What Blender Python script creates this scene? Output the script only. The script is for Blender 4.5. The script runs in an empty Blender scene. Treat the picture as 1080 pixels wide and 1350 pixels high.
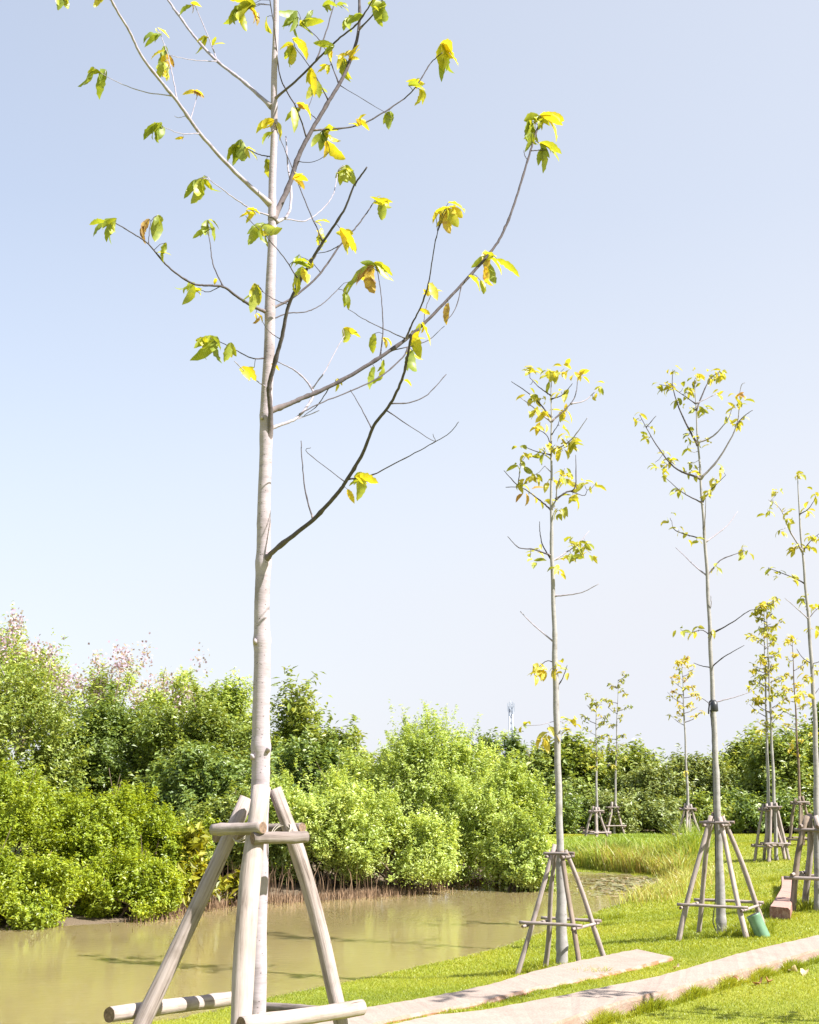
import bpy, math, random
import numpy as np
from mathutils import Vector

random.seed(7)
RNG = np.random.default_rng(11)
S = bpy.context.scene
COL = S.collection
R = math.radians

# ------------------------------------------------------------------ camera
F, CX, CY = 1688.0, 540.0, 675.0
TH = R(11.88)
CAM = np.array([0.0, 0.0, 2.0])
FWD = np.array([0, math.cos(TH), math.sin(TH)])
UPV = np.array([0, -math.sin(TH), math.cos(TH)])
cd = bpy.data.cameras.new('camera')
cam = bpy.data.objects.new('camera', cd)
COL.objects.link(cam)
cam.location = CAM
cam.rotation_euler = (math.pi / 2 + TH, 0, 0)
cd.sensor_fit = 'VERTICAL'
cd.sensor_height = 36.0
cd.lens = F / 1350 * 36
cd.clip_start = 0.1
cd.clip_end = 3000
S.camera = cam


def ray(px, py):
    return FWD + UPV * ((CY - py) / F) + np.array([1.0, 0, 0]) * ((px - CX) / F)


def P(px, py, Y):
    d = ray(px, py)
    return CAM + d * (Y / d[1])


def PZ(px, py, z):
    d = ray(px, py)
    return CAM + d * ((z - CAM[2]) / d[2])


def mpp(p):
    return float(np.dot(np.asarray(p) - CAM, FWD)) / F


# ------------------------------------------------------------------ terrain
ZW = -0.4
_near = [(225, 1345), (340, 1318), (480, 1290), (600, 1264), (660, 1249), (758, 1211), (803, 1196), (849, 1183), (895, 1166)]
_far = [(862, 1158), (820, 1153), (760, 1151), (640, 1163), (520, 1180), (400, 1188), (310, 1192), (250, 1200), (190, 1214), (60, 1222), (-120, 1226)]
POND = [tuple(PZ(a, b, ZW)[:2]) for a, b in _near] + [tuple(PZ(a, b, ZW)[:2]) for a, b in _far]
POND += [(-20, 21), (-32, 20), (-34, 8), (-14, 9), (-6, 12.0)]
POND = np.array(POND)


def smooth(a, b, x):
    t = np.clip((x - a) / (b - a), 0, 1)
    return t * t * (3 - 2 * t)


def pond_sd(x, y):
    x = np.asarray(x, float); y = np.asarray(y, float)
    d = np.full(x.shape, 1e9); ins = np.zeros(x.shape, bool)
    n = len(POND)
    for i in range(n):
        ax, ay = POND[i]; bx, by = POND[(i + 1) % n]
        ex, ey = bx - ax, by - ay
        t = np.clip(((x - ax) * ex + (y - ay) * ey) / (ex * ex + ey * ey), 0, 1)
        d = np.minimum(d, np.hypot(x - ax - t * ex, y - ay - t * ey))
        c = ((ay > y) != (by > y)) & (x < (bx - ax) * (y - ay) / (by - ay + 1e-12) + ax)
        ins ^= c
    return np.where(ins, -d, d)


def terr(x, y):
    x = np.asarray(x, float); y = np.asarray(y, float)
    d = pond_sd(x, y)
    z = ZW + 0.40 * smooth(0.0, 4.5, d) + 0.03 * smooth(0, .3, d)
    z = z + 0.5 * smooth(11.0, 6.0, y) * smooth(0, 3, d)
    z = z + 0.03 * np.sin(x * .7 + 1.3) * np.sin(y * .5) * smooth(1, 5, d)
    return np.where(d < 0, ZW - 0.8 * smooth(0, 2.0, -d), z)


def tz(x, y):
    return float(terr(np.array([x]), np.array([y]))[0])


def G(px, py, off=0.0):
    z = 0.0
    for _ in range(40):
        p = PZ(px, py, z + off)
        z = .5 * z + .5 * tz(p[0], p[1])
    p = PZ(px, py, z + off)
    return p


# ------------------------------------------------------------------ materials
def mat(name):
    m = bpy.data.materials.new(name)
    m.use_nodes = True
    nt = m.node_tree
    nt.nodes.clear()
    out = nt.nodes.new('ShaderNodeOutputMaterial')
    return m, nt, out


def N(nt, t, **kw):
    n = nt.nodes.new(t)
    for k, v in kw.items():
        if k in n.inputs.keys():
            n.inputs[k].default_value = v
        else:
            setattr(n, k, v)
    return n


def ramp(nt, stops, src, interp='LINEAR'):
    r = nt.nodes.new('ShaderNodeValToRGB')
    r.color_ramp.interpolation = interp
    els = r.color_ramp.elements
    while len(els) > 1:
        els.remove(els[-1])
    els[0].position = stops[0][0]; els[0].color = (*stops[0][1], 1)
    for p, c in stops[1:]:
        e = els.new(p); e.color = (*c, 1)
    nt.links.new(src, r.inputs[0])
    return r


def leaf_mat(name, stops, trans=.4, gloss=.05, veins=False, grough=.45, tmul=1.0):
    m, nt, out = mat(name)
    L = nt.links.new
    at = N(nt, 'ShaderNodeAttribute', attribute_name='tint')
    r = ramp(nt, stops, at.outputs['Fac'])
    col = r.outputs[0]
    if veins:
        uv = N(nt, 'ShaderNodeUVMap')
        sep = N(nt, 'ShaderNodeSeparateXYZ'); L(uv.outputs[0], sep.inputs[0])
        ab = N(nt, 'ShaderNodeMath', operation='SUBTRACT'); L(sep.outputs[0], ab.inputs[0]); ab.inputs[1].default_value = .5
        ab2 = N(nt, 'ShaderNodeMath', operation='ABSOLUTE'); L(ab.outputs[0], ab2.inputs[0])
        mm = N(nt, 'ShaderNodeMath', operation='MULTIPLY_ADD'); L(ab2.outputs[0], mm.inputs[0]); mm.inputs[1].default_value = -.55; L(sep.outputs[1], mm.inputs[2])
        s = N(nt, 'ShaderNodeMath', operation='MULTIPLY'); L(mm.outputs[0], s.inputs[0]); s.inputs[1].default_value = 75
        sn = N(nt, 'ShaderNodeMath', operation='SINE'); L(s.outputs[0], sn.inputs[0])
        g = N(nt, 'ShaderNodeMapRange'); L(sn.outputs[0], g.inputs[0])
        g.inputs[1].default_value = .4; g.inputs[2].default_value = 1; g.inputs[3].default_value = 0; g.inputs[4].default_value = .35
        mx = N(nt, 'ShaderNodeMixRGB', blend_type='MIX'); L(g.outputs[0], mx.inputs[0]); L(col, mx.inputs[1]); mx.inputs[2].default_value = (.62, .6, .22, 1)
        geo = N(nt, 'ShaderNodeNewGeometry')
        no = N(nt, 'ShaderNodeTexNoise', Scale=28.0, Detail=3.0); L(geo.outputs['Position'], no.inputs['Vector'])
        r2 = ramp(nt, [(.0, (.55, .55, .5)), (.5, (1, 1, 1)), (.72, (1, 1, 1)), (.8, (.75, .45, .3))], no.outputs[0])
        mu = N(nt, 'ShaderNodeMixRGB', blend_type='MULTIPLY'); mu.inputs[0].default_value = .8
        L(mx.outputs[0], mu.inputs[1]); L(r2.outputs[0], mu.inputs[2])
        col = mu.outputs[0]
    di = N(nt, 'ShaderNodeBsdfDiffuse'); L(col, di.inputs[0])
    tr = N(nt, 'ShaderNodeBsdfTranslucent')
    tc = N(nt, 'ShaderNodeMixRGB', blend_type='MULTIPLY'); tc.inputs[0].default_value = 1
    L(col, tc.inputs[1]); tc.inputs[2].default_value = (1.35 * tmul, 1.15 * tmul, .5 * tmul, 1)
    L(tc.outputs[0], tr.inputs[0])
    m1 = N(nt, 'ShaderNodeMixShader', Fac=trans); L(di.outputs[0], m1.inputs[1]); L(tr.outputs[0], m1.inputs[2])
    gl = N(nt, 'ShaderNodeBsdfGlossy', Roughness=grough)
    m2 = N(nt, 'ShaderNodeMixShader', Fac=gloss); L(m1.outputs[0], m2.inputs[1]); L(gl.outputs[0], m2.inputs[2])
    L(m2.outputs[0], out.inputs[0])
    return m


def bark_mat(name, c0, c1, c2, ringscale=(3, 40), bump=.4, patch=3.0, dark=.22, spot=None, blend=None):
    m, nt, out = mat(name)
    L = nt.links.new
    uv = N(nt, 'ShaderNodeUVMap')
    mp = N(nt, 'ShaderNodeMapping'); L(uv.outputs[0], mp.inputs[0]); mp.inputs['Scale'].default_value = (ringscale[0], ringscale[1], 1)
    n1 = N(nt, 'ShaderNodeTexNoise', Scale=1.0, Detail=5.0, Roughness=.65); L(mp.outputs[0], n1.inputs['Vector'])
    geo = N(nt, 'ShaderNodeNewGeometry')
    n2 = N(nt, 'ShaderNodeTexNoise', Scale=patch, Detail=6.0, Roughness=.6); L(geo.outputs['Position'], n2.inputs['Vector'])
    r1 = ramp(nt, [(dark, c2), (.4, c1), (.62, c0)], n1.outputs[0])
    r2 = ramp(nt, [(.3, (.62, .6, .56)), (.5, (1, 1, 1)), (.75, (.88, .86, .84))], n2.outputs[0])
    mu = N(nt, 'ShaderNodeMixRGB', blend_type='MULTIPLY'); mu.inputs[0].default_value = .9
    L(r1.outputs[0], mu.inputs[1]); L(r2.outputs[0], mu.inputs[2])
    if spot:
        mp2 = N(nt, 'ShaderNodeMapping'); L(uv.outputs[0], mp2.inputs[0]); mp2.inputs['Scale'].default_value = (spot[0], spot[1], 1)
        vo = N(nt, 'ShaderNodeTexVoronoi', Scale=1.0); L(mp2.outputs[0], vo.inputs['Vector'])
        r4 = ramp(nt, [(spot[2] * .6, (.3, .27, .25)), (spot[2], (1, 1, 1))], vo.outputs['Distance'])
        m4 = N(nt, 'ShaderNodeMixRGB', blend_type='MULTIPLY'); m4.inputs[0].default_value = .85
        L(mu.outputs[0], m4.inputs[1]); L(r4.outputs[0], m4.inputs[2]); mu = m4
    if blend:
        at = N(nt, 'ShaderNodeAttribute', attribute_name='tint')
        m5 = N(nt, 'ShaderNodeMixRGB'); L(at.outputs['Fac'], m5.inputs[0]); L(mu.outputs[0], m5.inputs[1]); m5.inputs[2].default_value = (*blend, 1); mu = m5
    b = N(nt, 'ShaderNodeBsdfPrincipled', Roughness=.85)
    b.inputs['Specular IOR Level'].default_value = .2
    L(mu.outputs[0], b.inputs['Base Color'])
    bm = N(nt, 'ShaderNodeBump', Strength=bump, Distance=.01); L(n1.outputs[0], bm.inputs['Height']); L(bm.outputs[0], b.inputs['Normal'])
    L(b.outputs[0], out.inputs[0])
    return m


def plain(name, c, rough=.6, metal=0.0, var=.15, scale=20):
    m, nt, out = mat(name)
    L = nt.links.new
    geo = N(nt, 'ShaderNodeNewGeometry')
    n = N(nt, 'ShaderNodeTexNoise', Scale=scale, Detail=4.0); L(geo.outputs['Position'], n.inputs['Vector'])
    r = ramp(nt, [(.3, tuple(x * (1 - var) for x in c)), (.7, tuple(min(1, x * (1 + var)) for x in c))], n.outputs[0])
    b = N(nt, 'ShaderNodeBsdfPrincipled', Roughness=rough, Metallic=metal); L(r.outputs[0], b.inputs['Base Color'])
    L(b.outputs[0], out.inputs[0])
    return m


M = {}
M['bark'] = bark_mat('pale_bark', (.4, .345, .375), (.345, .298, .325), (.2, .17, .18), (1.6, 30), .3, 5, spot=(9, 60, .17))
M['bark_far'] = bark_mat('grey_bark', (.33, .315, .305), (.285, .27, .262), (.16, .15, .14), (2, 14), .3, 4, spot=(5, 25, .14))
M['twig'] = bark_mat('twig_bark', (0.102, 0.0851, 0.0888), (0.0672, 0.0575, 0.0611), (0.0375, 0.0308, 0.0326), (2, 30), .3, 20, blend=(0.225, 0.185, 0.188))
M['twig_pale'] = bark_mat('pale_twig_bark', (0.374, 0.336, 0.38), (0.289, 0.256, 0.294), (0.17, 0.148, 0.171), (2, 30), .3, 20, blend=(.36, .32, .32))
M['wood'] = bark_mat('weathered_pole_wood', (0.38, 0.321, 0.302), (0.266, 0.219, 0.2), (0.0922, 0.0692, 0.0596), (14, 2.2), .6, 6, dark=.31, spot=(3.2, 7, .085))
M['wood_white'] = bark_mat('peeled_pole_wood', (0.419, 0.355, 0.325), (0.319, 0.262, 0.236), (0.1, 0.0719, 0.0599), (8, 2.4), .5, 7, dark=.31, spot=(3.2, 7, .085))
M['wood_dark'] = bark_mat('brown_pole_wood', (0.264, 0.206, 0.165), (0.172, 0.134, 0.105), (0.069, 0.0513, 0.0394), (9, 2), .5, 5, dark=.31, spot=(3.2, 7, .085))
M['wood_red'] = bark_mat('reddish_bar_wood', (0.258, 0.22, 0.206), (0.18, 0.145, 0.13), (0.0646, 0.0564, 0.0513), (8, 2.2), .5, 6, dark=.31, spot=(3.2, 7, .085))
M['end'] = plain('sawn_end_grain', (.17, .11, .075), .9, 0, .45, 90)
M['wire'] = plain('tie_wire', (.5, .45, .38), .5, .3)
M['stem'] = bark_mat('bush_stem_bark', (.2, .15, .11), (.14, .1, .075), (.06, .045, .035), (3, 6), .4, 4)
M['leafbig'] = leaf_mat('young_tree_leaf', [(0, (0.128, 0.204, 0.0297)), (.4, (0.215, 0.295, 0.0347)), (.6, (0.391, 0.428, 0.0297)), (.8, (0.645, 0.562, 0.0297)), (.93, (0.489, 0.337, 0.0594)), (1, (0.215, 0.102, 0.0396))], .5, .04, True)
M['leaffar'] = leaf_mat('yellow_sapling_leaf', [(0, (.17, .23, .045)), (.4, (.33, .36, .05)), (.65, (.56, .52, .08)), (.9, (.6, .5, .08)), (1, (.4, .23, .07))], .45, .04)
M['mangrove'] = leaf_mat('mangrove_leaf', [(0, (0.148, 0.216, 0.0182)), (.5, (0.317, 0.41, 0.0286)), (1, (0.487, 0.54, 0.039))], .45, .04)
M['olive'] = leaf_mat('light_bush_leaf', [(0, (0.211, 0.304, 0.0663)), (.5, (0.438, 0.552, 0.133)), (1, (0.664, 0.74, 0.265))], .45, .05)
M['dark'] = leaf_mat('dark_tree_leaf', [(0, (0.0844, 0.14, 0.034)), (.5, (0.183, 0.265, 0.0544)), (1, (0.337, 0.411, 0.085))], .4, .05)
M['mid'] = leaf_mat('mid_green_leaf', [(0, (0.114, 0.173, 0.0358)), (.5, (0.255, 0.334, 0.0627)), (1, (0.433, 0.469, 0.107))], .42, .05)
M['brownish'] = leaf_mat('dry_thicket_leaf', [(0, (0.115, 0.153, 0.0473)), (.5, (0.231, 0.293, 0.0735)), (1, (0.366, 0.388, 0.137))], .35, .05)
M['yellowleaf'] = leaf_mat('yellow_broad_leaf', [(0, (0.114, 0.152, 0.016)), (.5, (0.285, 0.289, 0.016)), (1, (0.427, 0.38, 0.024))], .4, .05)
M['pink'] = leaf_mat('lilac_blossom', [(0, (0.314, 0.244, 0.316)), (.5, (0.491, 0.366, 0.486)), (1, (0.61, 0.561, 0.549))], .35, .0)
M['grass'] = leaf_mat('lawn_grass_blade', [(0, (0.16, 0.22, 0.0158)), (.5, (0.292, 0.347, 0.021)), (1, (0.424, 0.406, 0.042))], .42, .04)
M['reed'] = leaf_mat('tall_reed_blade', [(0, (0.167, 0.29, 0.0268)), (.45, (0.302, 0.404, 0.0535)), (.75, (0.459, 0.457, 0.129)), (1, (0.385, 0.27, 0.107))], .4, .04)
M['lily'] = leaf_mat('floating_leaf', [(0, (.12, .12, .035)), (.6, (.22, .2, .07)), (1, (.3, .2, .1))], .1, .2)
M['root'] = leaf_mat('breathing_root', [(0, (0.11, 0.07, 0.045)), (1, (0.33, 0.22, 0.135))], .0, .02)
M['dry'] = leaf_mat('dry_fallen_leaf', [(0, (.2, .1, .05)), (.6, (.42, .24, .11)), (1, (.62, .5, .34))], .2, .03)
M['black'] = plain('black_plastic', (.025, .026, .03), .4)
M['glass'] = plain('lamp_lens', (.3, .3, .3), .1)
M['green'] = plain('green_plastic', (0.13, 0.239, 0.142), .4, 0, .2, 9)
M['cable'] = plain('black_cable', (.03, .03, .03), .5)
M['mast'] = plain('hazed_mast_steel', (0.345, 0.397, 0.468), .5, .2)  # pale blue of distance haze is put into the steel colour


def kerb_mat(name, a, b, c):
    m, nt, out = mat(name)
    L = nt.links.new
    geo = N(nt, 'ShaderNodeNewGeometry')
    n1 = N(nt, 'ShaderNodeTexNoise', Scale=2.2, Detail=8.0, Roughness=.65); L(geo.outputs['Position'], n1.inputs['Vector'])
    n2 = N(nt, 'ShaderNodeTexNoise', Scale=45.0, Detail=4.0); L(geo.outputs['Position'], n2.inputs['Vector'])
    r1 = ramp(nt, [(.3, a), (.52, b), (.75, a)], n1.outputs[0])
    at = N(nt, 'ShaderNodeAttribute', attribute_name='tint')
    # worn red paint along the sides
    ad = N(nt, 'ShaderNodeMath', operation='MULTIPLY'); L(at.outputs['Fac'], ad.inputs[0])
    n3 = N(nt, 'ShaderNodeTexNoise', Scale=6.0, Detail=6.0, Roughness=.7); L(geo.outputs['Position'], n3.inputs['Vector'])
    r3 = ramp(nt, [(.4, (0, 0, 0)), (.52, (1, 1, 1))], n3.outputs[0]); L(r3.outputs[0], ad.inputs[1])
    mx = N(nt, 'ShaderNodeMixRGB'); L(ad.outputs[0], mx.inputs[0]); L(r1.outputs[0], mx.inputs[1]); mx.inputs[2].default_value = (*c, 1)
    r2 = ramp(nt, [(.3, (.8, .8, .8)), (.6, (1, 1, 1))], n2.outputs[0])
    mu = N(nt, 'ShaderNodeMixRGB', blend_type='MULTIPLY'); mu.inputs[0].default_value = 1
    L(mx.outputs[0], mu.inputs[1]); L(r2.outputs[0], mu.inputs[2])
    bs = N(nt, 'ShaderNodeBsdfPrincipled', Roughness=.85); L(mu.outputs[0], bs.inputs['Base Color'])
    bm = N(nt, 'ShaderNodeBump', Strength=.5, Distance=.01); L(n2.outputs[0], bm.inputs['Height']); L(bm.outputs[0], bs.inputs['Normal'])
    L(bs.outputs[0], out.inputs[0])
    return m


M['kerb'] = kerb_mat('pinkish_concrete', (0.261, 0.208, 0.174), (0.319, 0.256, 0.217), (0.284, 0.117, 0.0591))
M['paver'] = kerb_mat('red_paving_block', (0.319, 0.182, 0.146), (0.394, 0.237, 0.194), (0.225, 0.091, 0.068))

# ground
m, nt, out = mat('lawn_and_bank_soil')
L = nt.links.new
geo = N(nt, 'ShaderNodeNewGeometry')
n1 = N(nt, 'ShaderNodeTexNoise', Scale=.8, Detail=6.0); L(geo.outputs['Position'], n1.inputs['Vector'])
n2 = N(nt, 'ShaderNodeTexNoise', Scale=30.0, Detail=4.0); L(geo.outputs['Position'], n2.inputs['Vector'])
r1 = ramp(nt, [(.3, (.18, .215, .015)), (.5, (.24, .265, .02)), (.7, (.29, .285, .03))], n1.outputs[0])
r2 = ramp(nt, [(.3, (.6, .6, .55)), (.65, (1, 1, 1))], n2.outputs[0])
mu = N(nt, 'ShaderNodeMixRGB', blend_type='MULTIPLY'); mu.inputs[0].default_value = 1
L(r1.outputs[0], mu.inputs[1]); L(r2.outputs[0], mu.inputs[2])
at = N(nt, 'ShaderNodeAttribute', attribute_name='tint')
mx = N(nt, 'ShaderNodeMixRGB'); L(at.outputs['Fac'], mx.inputs[0]); L(mu.outputs[0], mx.inputs[1]); mx.inputs[2].default_value = (.13, .095, .06, 1)
b = N(nt, 'ShaderNodeBsdfPrincipled', Roughness=.9); L(mx.outputs[0], b.inputs['Base Color'])
bm = N(nt, 'ShaderNodeBump', Strength=.7, Distance=.03); L(n2.outputs[0], bm.inputs['Height']); L(bm.outputs[0], b.inputs['Normal'])
L(b.outputs[0], out.inputs[0])
M['ground'] = m

# water
m, nt, out = mat('muddy_pond_water')
L = nt.links.new
geo = N(nt, 'ShaderNodeNewGeometry')
mp = N(nt, 'ShaderNodeMapping'); L(geo.outputs['Position'], mp.inputs[0]); mp.inputs['Scale'].default_value = (1.0, 1.6, 1)
n1 = N(nt, 'ShaderNodeTexNoise', Scale=5.0, Detail=3.0, Roughness=.55); L(mp.outputs[0], n1.inputs['Vector'])
n2 = N(nt, 'ShaderNodeTexNoise', Scale=.35, Detail=3.0); L(geo.outputs['Position'], n2.inputs['Vector'])
r1 = ramp(nt, [(.3, (.222, .176, .08)), (.7, (.265, .212, .1))], n2.outputs[0])
b = N(nt, 'ShaderNodeBsdfPrincipled', Roughness=.04, IOR=1.33); L(r1.outputs[0], b.inputs['Base Color'])
b.inputs['Subsurface Weight'].default_value = 1.0
b.inputs['Subsurface Radius'].default_value = (1, 1, .7); b.inputs['Subsurface Scale'].default_value = .35
bm = N(nt, 'ShaderNodeBump', Strength=.16, Distance=.02); L(n1.outputs[0], bm.inputs['Height']); L(bm.outputs[0], b.inputs['Normal'])
L(b.outputs[0], out.inputs[0])
M['water'] = m


# ------------------------------------------------------------------ mesh helpers
def tag(o, label=None, cat=None, group=None, kind=None):
    if label: o['label'] = label
    if cat: o['category'] = cat
    if group: o['group'] = group
    if kind: o['kind'] = kind
    return o


def empty(name, loc, label, cat, group=None):
    o = bpy.data.objects.new(name, None)
    o.empty_display_size = .2
    COL.objects.link(o)
    o.location = Vector([float(v) for v in loc])
    return tag(o, label, cat, group)


def link(name, me, parent=None):
    o = bpy.data.objects.new(name, me)
    COL.objects.link(o)
    if parent is not None:
        o.parent = parent
        w = Vector((0, 0, 0)); q = parent
        while q is not None:
            w += q.location; q = q.parent
        o.location = -w
    return o


def quads_obj(name, V, Q, material, tint=None, uv=None, parent=None, smooth_=False):
    """bulk numpy quads: V (n,3), Q (m,4)"""
    me = bpy.data.meshes.new(name)
    V = np.asarray(V, np.float32); Q = np.asarray(Q, np.int32)
    me.vertices.add(len(V)); me.vertices.foreach_set('co', V.ravel())
    k = Q.shape[1]
    me.loops.add(Q.size); me.loops.foreach_set('vertex_index', Q.ravel())
    me.polygons.add(len(Q))
    me.polygons.foreach_set('loop_start', np.arange(0, Q.size, k, dtype=np.int32))
    me.polygons.foreach_set('loop_total', np.full(len(Q), k, np.int32))
    me.update(calc_edges=True)
    if tint is not None:
        a = me.attributes.new('tint', 'FLOAT', 'FACE'); a.data.foreach_set('value', np.asarray(tint, np.float32))
    if uv is not None:
        u = me.uv_layers.new(name='UVMap'); u.data.foreach_set('uv', np.asarray(uv, np.float32)[Q.ravel()].ravel())
    me.polygons.foreach_set('use_smooth', np.full(len(Q), smooth_, bool))
    me.materials.append(material)
    me.update()
    return link(name, me, parent)


class MB:
    def __init__(s):
        s.v = []; s.f = []; s.uv = []; s.mi = []; s.t = []

    def face(s, idx, uvs=None, mi=0, t=0.0):
        s.f.append(tuple(idx)); s.uv.append(uvs or [(0, 0)] * len(idx)); s.mi.append(mi); s.t.append(t)

    def tube(s, pts, rad, sides=8, mi=0, cap=None, jit=0.0, flat=1.0, vo=0.0, tv=None):
        pts = [np.asarray(p, float) for p in pts]
        n = len(pts)
        cap = mi if cap is None else cap
        b0 = len(s.v)
        up = None; vl = vo
        u0 = random.random() * 3
        for i in range(n):
            t = pts[min(i + 1, n - 1)] - pts[max(i - 1, 0)]
            t = t / (np.linalg.norm(t) + 1e-9)
            if up is None:
                a = np.array([0, 0, 1.0]) if abs(t[2]) < .9 else np.array([0, 1.0, 0])
                up = a - t * np.dot(a, t)
            else:
                up = up - t * np.dot(up, t)
            up = up / (np.linalg.norm(up) + 1e-9)
            sd = np.cross(t, up)
            for j in range(sides):
                a = 2 * math.pi * j / sides
                r = rad[i] * (1 + random.uniform(-jit, jit))
                s.v.append(tuple(pts[i] + (up * math.cos(a) + sd * math.sin(a) * flat) * r))
        vs = [0.0]
        for i in range(1, n):
            vs.append(vs[-1] + float(np.linalg.norm(pts[i] - pts[i - 1])))
        for i in range(n - 1):
            for j in range(sides):
                k = (j + 1) % sides
                q = (b0 + i * sides + j, b0 + i * sides + k, b0 + (i + 1) * sides + k, b0 + (i + 1) * sides + j)
                ua, ub = u0 + j / sides, u0 + (j + 1) / sides
                s.face(q, [(ua, vs[i] + vo), (ub, vs[i] + vo), (ub, vs[i + 1] + vo), (ua, vs[i + 1] + vo)], mi, tv[i] if tv else 0.0)
        s.face([b0 + j for j in range(sides)][::-1], None, cap)
        s.face([b0 + (n - 1) * sides + j for j in range(sides)], None, cap)

    def box(s, c, size, ax=None, mi=0):
        c = np.asarray(c, float); ax = np.eye(3) if ax is None else ax
        b0 = len(s.v)
        for dx in (-.5, .5):
            for dy in (-.5, .5):
                for dz in (-.5, .5):
                    s.v.append(tuple(c + ax[0] * dx * size[0] + ax[1] * dy * size[1] + ax[2] * dz * size[2]))
        for q in ((0, 1, 3, 2), (4, 6, 7, 5), (0, 4, 5, 1), (2, 3, 7, 6), (0, 2, 6, 4), (1, 5, 7, 3)):
            s.face([b0 + i for i in q], None, mi)

    def build(s, name, mats, parent=None, smooth_=True):
        me = bpy.data.meshes.new(name)
        me.from_pydata(s.v, [], s.f)
        u = me.uv_layers.new(name='UVMap')
        flat = [c for f in s.uv for p in f for c in p]
        u.data.foreach_set('uv', flat)
        a = me.attributes.new('tint', 'FLOAT', 'FACE'); a.data.foreach_set('value', s.t)
        for m_ in (mats if isinstance(mats, (list, tuple)) else [mats]):
            me.materials.append(m_)
        me.polygons.foreach_set('material_index', s.mi)
        me.polygons.foreach_set('use_smooth', [smooth_ and len(f) == 4 for f in s.f])
        me.update()
        return link(name, me, parent)


def spline(pts, per=6):
    """Catmull-Rom through the points (any dimension)"""
    p = [np.asarray(q, float) for q in pts]
    if len(p) == 2:
        return [p[0] + (p[1] - p[0]) * i / per for i in range(per + 1)]
    p = [2 * p[0] - p[1]] + p + [2 * p[-1] - p[-2]]
    o = []
    for i in range(1, len(p) - 2):
        for k in range(per):
            t = k / per
            a, b, c, d = p[i - 1], p[i], p[i + 1], p[i + 2]
            o.append(.5 * (2 * b + (c - a) * t + (2 * a - 5 * b + 4 * c - d) * t * t + (3 * b - a - 3 * c + d) * t ** 3))
    o.append(p[-2])
    return o


def unit(v):
    v = np.asarray(v, float)
    return v / (np.linalg.norm(v, axis=-1, keepdims=True) + 1e-9)


def strip_leaves(base, axis, nrm, Ln, wr, bend, nl, serr, rng, fold=.35):
    """curved leaf blades: returns V, Q, UV, leaf index per quad"""
    n = len(base)
    axis = unit(axis); nrm = unit(nrm - axis * np.sum(nrm * axis, 1, keepdims=True)); sd = np.cross(axis, nrm)
    V = np.zeros((n, nl + 1, 3, 3)); UV = np.zeros((n, nl + 1, 3, 2))
    twist = rng.normal(0, .35, n)
    for i in range(nl + 1):
        t = i / nl
        th = bend * t
        al = np.where(np.abs(bend) < 1e-3, t, np.sin(th) / (bend + 1e-9)); dn = np.where(np.abs(bend) < 1e-3, 0, (1 - np.cos(th)) / (bend + 1e-9))
        c = base + axis * (Ln * al)[:, None] - nrm * (Ln * dn)[:, None]
        ln = nrm * np.cos(th)[:, None] + axis * np.sin(th)[:, None]
        w = wr * Ln * max(.03, math.sin(math.pi * min(1, (.02 + t * .98) ** .85)) ** .8)
        if serr and 0 < i < nl:
            w = w * (1 + serr * (1 if i % 2 else -1)) * rng.uniform(.93, 1.07, n)
        tw = twist * t
        s2 = sd * np.cos(tw)[:, None] + ln * np.sin(tw)[:, None]; l2 = ln * np.cos(tw)[:, None] - sd * np.sin(tw)[:, None]
        wav = fold + rng.normal(0, .12, n)
        for j, q in enumerate((-1, 0, 1)):
            V[:, i, j] = c + s2 * (w * q)[:, None] + l2 * (w * abs(q) * wav)[:, None]
            UV[:, i, j] = (j / 2, t)
    idx = np.arange(n * (nl + 1) * 3).reshape(n, nl + 1, 3)
    q = np.stack([idx[:, :-1, :-1], idx[:, :-1, 1:], idx[:, 1:, 1:], idx[:, 1:, :-1]], -1).reshape(-1, 4)
    li = np.repeat(np.arange(n), nl * 2)
    return V.reshape(-1, 3), q, UV.reshape(-1, 2), li


# ------------------------------------------------------------------ ground + water
def axis_coords(lo, hi, step, far_lo, far_hi):
    a = list(np.arange(lo, hi + 1e-6, step))
    v = hi; s = step
    while v < far_hi:
        s *= 1.35; v += s; a.append(v)
    v = lo; s = step; pre = []
    while v > far_lo:
        s *= 1.35; v -= s; pre.append(v)
    return np.array(pre[::-1] + a)


gx = axis_coords(-26, 24, .3, -900, 900)
gy = axis_coords(5, 52, .3, -60, 1500)
XX, YY = np.meshgrid(gx, gy, indexing='ij')
ZZ = terr(XX.ravel(), YY.ravel())
V = np.stack([XX.ravel(), YY.ravel(), ZZ], 1)
idx = np.arange(len(V)).reshape(len(gx), len(gy))
Q = np.stack([idx[:-1, :-1], idx[1:, :-1], idx[1:, 1:], idx[:-1, 1:]], -1).reshape(-1, 4)
cxm = V[Q].mean(1)
sd = pond_sd(cxm[:, 0], cxm[:, 1])
wild = smooth(-2, 1, (cxm[:, 1] - (22 + np.maximum(0, cxm[:, 0]) * 4)) / 1.0) * smooth(9, 4, sd)
mud = np.maximum(smooth(.25, -.1, sd), wild * (cxm[:, 0] < 5))
mud = np.maximum(mud, smooth(50, 54, cxm[:, 1]))
tag(quads_obj('ground', V, Q, M['ground'], mud, None, None, True), 'green lawn sloping down to the pond', None, None, 'structure')
x0, y0 = POND.min(0) - .6; x1, y1 = POND.max(0) + .6
tag(quads_obj('water', [(x0, y0, ZW), (x1, y0, ZW), (x1, y1, ZW), (x0, y1, ZW)], [(0, 1, 2, 3)], M['water']), 'muddy olive pond water', None, None, 'structure')


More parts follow.
